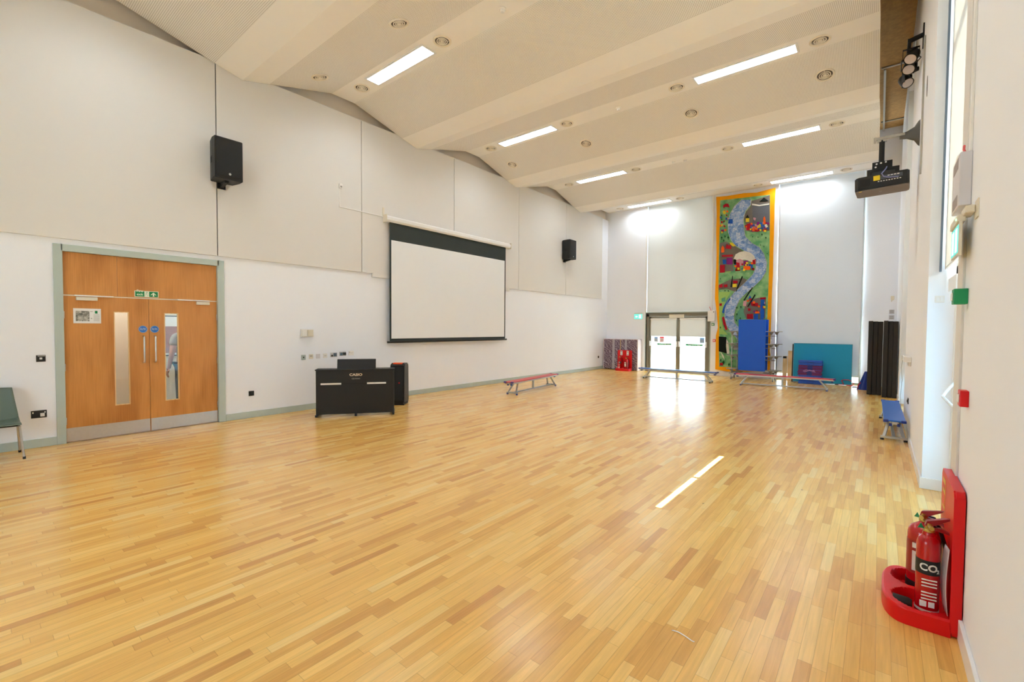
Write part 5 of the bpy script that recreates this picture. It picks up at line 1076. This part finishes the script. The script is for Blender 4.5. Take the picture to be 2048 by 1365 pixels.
names_ = {'grey': 'felt_city_ground', 'darkgrey': 'felt_rooftop', 'white': 'white_felt_patch', 'pink': 'pink_felt_patch', 'red': 'red_felt_patch', 'orange': 'orange_felt_patch', 'yellow': 'yellow_felt_patch', 'purple': 'purple_felt_patch', 'blue': 'blue_felt_patch', 'lime': 'felt_lime_meadow', 'teal': 'felt_teal_meadow', 'black': 'black_felt_patch', 'darkgreen': 'felt_tree'}
order = ['lime', 'teal', 'grey', 'darkgrey']
lay = 0
for k in order:
    fm_ = bmat('felt_'+k, PC[k], .18, 30)
    for p in BANNER['P'][k]: mb = MB(); poly(mb, p, YBN-.010-.001*lay, YBN-.004); obj(names_[k], mb, fm_, bn)
    lay += 1
# the river: a ribbon of blue and white patches
t_ = NT('river_patchwork'); bb = t_.bs; tc_ = t_.n('ShaderNodeTexCoord'); v1 = t_.n('ShaderNodeTexVoronoi', distance='CHEBYCHEV'); v1.inputs['Scale'].default_value = 8.5
v2 = t_.n('ShaderNodeTexNoise'); v2.inputs['Scale'].default_value = 26; v2.inputs['Detail'].default_value = 4; t_.l(tc_.outputs['Object'], v1.inputs['Vector']); t_.l(tc_.outputs['Object'], v2.inputs['Vector'])
sc3 = t_.n('ShaderNodeSeparateColor'); t_.l(v1.outputs['Color'], sc3.inputs[0])
rp = t_.n('ShaderNodeValToRGB'); rp.color_ramp.elements[0].color = C(70, 112, 186); rp.color_ramp.elements[1].color = C(206, 214, 226)
x_ = rp.color_ramp.elements.new(.5); x_.color = C(132, 164, 212)
t_.l(t_.math('ADD', t_.math('MULTIPLY', sc3.outputs[0], .6), t_.math('SUBTRACT', t_.math('MULTIPLY', v2.outputs['Fac'], 1.5), .5)), rp.inputs[0]); t_.l(rp.outputs[0], bb.inputs['Base Color']); bb.inputs['Roughness'].default_value = .8
mb = MB(); rl, rr_ = BANNER['riverL'], BANNER['riverR']
for i in range(len(rl)-1):
    for yy in (YBN-.018,):
        mb._face([mb.b.verts.new((p[0], yy, p[1])) for p in (rl[i], rr_[i], rr_[i+1], rl[i+1])])
bmesh.ops.remove_doubles(mb.b, verts=mb.b.verts, dist=.0005)
obj('river', mb, t_.m, bn, .006)
def strip_edge(pts): 
    mb = MB()
    for a, b_ in zip(pts, pts[1:]): mb.bar((a[0], YBN-.022, a[1]), (b_[0], YBN-.022, b_[1]), .045, .004)
    return mb
for e_ in (rl, rr_): obj('river_bank', strip_edge(e_), bmat('river_edge_felt', C(214, 208, 190), .2, 40), bn)
for i, k in enumerate(('white', 'pink', 'purple', 'blue', 'red', 'orange', 'yellow', 'black', 'darkgreen')):
    fm_ = bmat('felt_'+k, PC[k], .15, 30)
    for p in BANNER['P'][k]: mb = MB(); poly(mb, p, YBN-.024-.0012*i, YBN-.014); obj(names_[k], mb, fm_, bn)

# ================================================================ RIGHT WALL
# galvanised upright, projector arm and projector
mb = MB(); mb.box(XR-.02, XR, 8.04, 8.12, 3.95, 5.50, .002); mb.prism([(8.04, 3.95), (8.12, 3.95), (8.10, 3.72), (8.06, 3.72)], 0, XR-.02, XR)
o = obj('steel_channel', mb, GALV); tag(o, 'vertical galvanised channel on the right wall behind the projector arm', 'channel')
PY = 8.72
s = thing('projector_mount', 'grey wall arm and black drop pole carrying the projector on the right wall', 'bracket', (0, PY, 0))
mb = MB(); mb.lathe([(0, 0), (.105, 0), (.095, -.02), (.055, -.06), (.03, -.14), (.022, -.22), (0, -.22)], (XR, 0, 4.47), 'X', 24, M=Matrix.Translation((0, 0, 4.47)) @ Matrix.Diagonal((1, .55, 1.8, 1)) @ Matrix.Translation((0, 0, -4.47)))
obj('wall_cone', mb, mat('bracket_grey', C(92, 90, 86), .4, metal=.2), s)
mb = MB(); mb.box(-.13, .22, -.025, .025, 4.475, 4.51, .003); mb.box(-.135, -.10, -.035, .035, 4.445, 4.515, .004); mb.box(-.09, .02, -.032, .032, 4.44, 4.472, .003); obj('arm', mb, GALV, s)
mb = MB(); mb.tube([(-.035, 0, 4.46), (-.035, 0, 4.12)], .034, 16); mb.lathe([(0, 4.08), (.022, 4.08), (.022, 4.12), (0, 4.12)], (-.035, 0, 0), 'Z', 12); obj('drop_pole', mb, BLACKM, s)
mb = MB(); mb.box(-.14, .09, -.10, -.09, 4.02, 4.13, .002); mb.box(-.14, .09, -.10, .10, 4.095, 4.105, .002); mb.box(-.20, .17, -.11, .13, 3.985, 4.03, .004); mb.box(-.20, -.15, -.11, .13, 3.93, 3.99, .004); mb.box(.12, .17, -.11, .13, 3.93, 3.99, .004)
obj('cradle', mb, BLACKM, s)
mb = MB()
for x_, z_ in ((-.09, 4.10), (-.04, 4.105), (.015, 4.11), (-.10, 4.055)): mb.lathe([(0, -.104), (.012, -.104), (.012, -.10), (0, -.10)], (x_, 0, z_), 'Y', 12)
obj('bolt', mb, WHITEP, s)
s = thing('projector', 'black projector with a port panel and yellow label hung under the wall arm', 'projector', (-.025, PY, 3.922), rot=(0, math.radians(-1.5), math.radians(-2)))
mb = MB(); pts = [(-.31, -.16), (-.27, -.21), (.28, -.21), (.31, -.18), (.31, .20), (.28, .24), (-.28, .24), (-.31, .20)]
mb.prism(pts, 2, -.20, 0, .012); obj('casing', mb, BLACK, s)
mb = MB(); mb.prism([(x*.985, y*.985) for x, y in pts], 2, -.206, -.198); obj('underside', mb, mat('projector_underside', C(112, 100, 92), .5), s)
mb = MB(); mb.box(-.25, -.12, -.214, -.209, -.15, -.04, .002); obj('power_panel', mb, DARK, s)
mb = MB(); mb.box(-.055, .235, -.214, -.209, -.085, -.03, .002); obj('port_panel', mb, mat('port_plate', C(74, 80, 90), .5, var=.3, vscale=40), s)
mb = MB()
for q in range(9): mb.box(-.04+.03*q, -.022+.03*q, -.217, -.212, -.115, -.103)
for q in range(4): mb.box(.07+.035*q, .095+.035*q, -.217, -.213, -.05, -.038)
obj('port', mb, WHITEP, s)
mb = MB(); mb.box(-.09, -.015, -.218, -.213, -.09, -.02); mb.box(-.26, -.225, -.19, -.16, -.2085, -.2065); obj('yellow_label', mb, mat('label_yellow', C(240, 210, 20), .5), s)
mb = MB(); mb.box(-.03, .0, -.03, 0, -.2085, -.2065); obj('maker_mark', mb, GREY, s)
mb = MB(); mb.tube([(.06, -.12, .11), (.05, -.20, .06), (.005, -.245, -.01), (.03, -.25, -.06), (.10, -.245, -.085), (.19, -.225, -.09)], .007, 8); obj('signal_cable', mb, mat('cable_lilac', C(140, 140, 190), .4), s)
# stage spotlights
s = thing('lighting_bar', 'black bracket and bar holding the three stage spotlights on the right wall', 'bracket', (0, 0, 0))
mb = MB(); mb.bar((XR, 8.46, 5.72), (.22, 8.46, 5.68), .06, .04); mb.bar((XR, 9.5, 5.72), (.22, 9.5, 5.68), .06, .04); mb.box(.21, .25, 8.42, 9.75, 5.66, 5.70, .003); mb.box(XR-.015, XR, 8.40, 8.52, 5.55, 5.85, .002)
obj('bar', mb, BLACKM, s)
sl = None
for k, (yy, lab) in enumerate(((8.60, 'black round stage spotlight, nearest of three on the right wall bar'), (8.93, 'black round stage spotlight, middle of three on the right wall bar'), (9.40, 'black round stage spotlight, farthest of three on the right wall bar'))):
    if sl is None:
        sl = thing('stage_spotlight', lab, 'spotlight', group='stage spotlights')
        Mx = Matrix.Rotation(math.radians(52), 4, 'X') @ Matrix.Rotation(math.radians(-18), 4, 'Z')
        mb = MB(); mb.lathe([(0, .16), (.045, .16), (.07, .12), (.078, .03), (.078, -.03), (.070, -.03), (.070, -.02), (0, -.02)], (0, 0, 0), 'Y', 24, M=Mx); obj('housing', mb, BLACKM, sl)
        mb = MB(); mb.lathe([(0, -.022), (.067, -.022), (.067, -.026), (0, -.030)], (0, 0, 0), 'Y', 24, M=Mx); obj('lens', mb, mat('lens_grey', C(206, 196, 196), .4), sl)
        mb = MB(); mb.box(-.092, -.086, -.02, .02, -.02, .135); mb.box(.086, .092, -.02, .02, -.02, .135); mb.box(-.092, .092, -.02, .02, .13, .136); obj('yoke', mb, BLACKM, sl)
        mb = MB(); mb.tube([(.02, .10, .05), (.08, .14, .08), (.11, .10, .02), (.07, .05, -.05), (.03, .09, -.03)], .006, 8); obj('cable', mb, BLACK, sl)
        o = sl
    else: o = dup(sl, (0, 0, 0), None, lab)
    o.location = ((.255, .245, .24)[k], yy, 5.505); o.rotation_euler = (0, 0, math.radians((0, 14, 60)[k]))
s = thing('wall_hatch', 'dark narrow oval opening with a raised edge on the right wall below the spotlights', 'opening', (XR, 7.50, 4.62))
mb = MB(); mb.lathe([(0, -.003), (.045, -.003), (.045, 0), (0, 0)], (0, 0, 0), 'X', 20, M=Matrix.Diagonal((1, 1, 2.8, 1))); obj('cover', mb, DARK, s)
# door controller box, trunking
s = thing('door_controller', 'pale grey louvred steel box high on the right wall with a red strap', 'box', (XR, 3.74, 2.505))
mb = MB(); mb.box(-.052, 0, -.16, .16, -.15, .15, .005); obj('casing', mb, LBOX, s)
mb = MB()
for z0_ in (.075, -.135):
    for q in range(7): mb.box(-.054, -.052, -.10, .10, z0_+.009*q, z0_+.0045+.009*q)
obj('louvre', mb, mat('louvre_grey', C(176, 170, 176), .5), s)
mb = MB(); mb.tube([(-.03, -.14, .15), (-.034, -.12, .17), (-.03, -.09, .20)], .006, 8); obj('red_strap', mb, RED, s)
mb = MB(); bmesh.ops.create_uvsphere(mb.b, u_segments=16, v_segments=10, radius=1, matrix=Matrix.Translation((-.03, .05, .15)) @ Matrix.Diagonal((.022, .05, .05, 1))); obj('clear_cover', mb, WHITEG, s)
mb = MB(); mb.box(XR-.012, XR, 3.60, 3.65, 2.66, 6.9, .003); tag(obj('cable_trunking', mb, WHITEP), 'white vertical trunking rising from the louvred box on the right wall', 'trunking')
mb = MB(); mb.box(XR-.003, XR, 3.705, 3.712, 0.12, 2.35); tag(obj('corner_joint', mb, GREY), 'thin grey joint line beside the near right recess', 'joint')
s = thing('exit_sign', 'lit green exit sign hanging on a bracket over the near right recess', 'sign', (0, 0, 0))
mb = MB(); mb.box(XR-.006, XR, 3.30, 3.40, 2.235, 2.33, .002); mb.box(XR-.045, XR-.006, 3.36, 3.52, 2.27, 2.31, .006); obj('bracket', mb, CREAMP, s)
mb = MB(); mb.box(XR-.065, XR-.030, 3.46, 3.80, 2.245, 2.285, .006); obj('housing', mb, CREAMP, s)
mb = MB(); mb.box(XR-.056, XR-.044, 3.47, 3.79, 2.07, 2.245, .003); obj('sign_blade', mb, CREAMP, s)
mb = MB(); mb.box(XR-.0572, XR-.056, 3.478, 3.782, 2.08, 2.235); obj('lit_panel', mb, emit_mat('exit_glow_near', (.25, .95, .78, 1), .4), s)
mb = MB(); mb.box(XR-.0585, XR-.0572, 3.52, 3.60, 2.09, 2.22); mb.box(XR-.0585, XR-.0572, 3.66, 3.74, 2.09, 2.22); obj('pictogram', mb, emit_mat('exit_white_near', (.9, 1, .97, 1), .6), s)
mb = MB(); mb.box(XR-.057, XR-.043, 3.462, 3.47, 2.06, 2.25, .002); obj('side_frame', mb, CREAMP, s)
mb = MB(); mb.lathe([(0, -.068), (.006, -.068), (.006, -.064), (0, -.064)], (XR, 3.50, 2.262), 'X', 10); obj('pilot_lamp', mb, emit_mat('pilot_green', (.2, 1, .3, 1), 3), s)
s = callpoint('green break-glass call point on the right wall beside the near recess', (XR, 3.60, 1.842), -PI/2, GREEN, WHITEP, 1.15)
s = callpoint('red fire alarm call point on the right wall above the near extinguisher stand', (XR, 3.44, 1.282), -PI/2, RED, WHITEP, .68)
s = thing('light_switch', 'white double switch plate on the bright reveal of the near right recess', 'switch', (.471, R1[1], 1.967))
mb = MB(); mb.box(-.036, .036, -.012, 0, -.036, .036, .003); obj('faceplate', mb, WHITEP, s)
mb = MB(); mb.box(-.024, -.002, -.016, -.012, -.02, .02, .002); mb.box(.004, .024, -.016, -.012, -.02, .02, .002); obj('rocker', mb, WHITEG, s)
s = thing('blind_control_box', 'small white box with a dangling wire on the right wall above the blue bench', 'box', (XR, 9.2, 1.20))
mb = MB(); mb.box(-.085, 0, -.32, .32, -.03, .05, .006); mb.box(-.03, 0, -.28, .1, -.09, -.03, .004); obj('casing', mb, WHITEP, s)
mb = MB(); mb.box(-.088, -.02, .32, .325, -.025, .045); obj('dark_end', mb, GREY, s)
mb = MB(); mb.tube([(-.08, .33, -.02), (-.09, .36, -.15), (-.075, .37, -.35), (-.09, .38, -.6), (-.08, .38, -.85)], .003, 6); obj('wire', mb, GREY, s)
s = thing('wall_socket', 'black single socket low on the right wall above the blue bench', 'socket', (XR, 9.33, .545))
mb = MB(); mb.box(-.012, 0, -.06, .06, -.044, .044, .003); obj('faceplate', mb, BLACK, s)
mb = MB(); mb.box(-.02, -.012, -.02, .02, -.02, .02, .003); obj('plug', mb, BLACK, s)
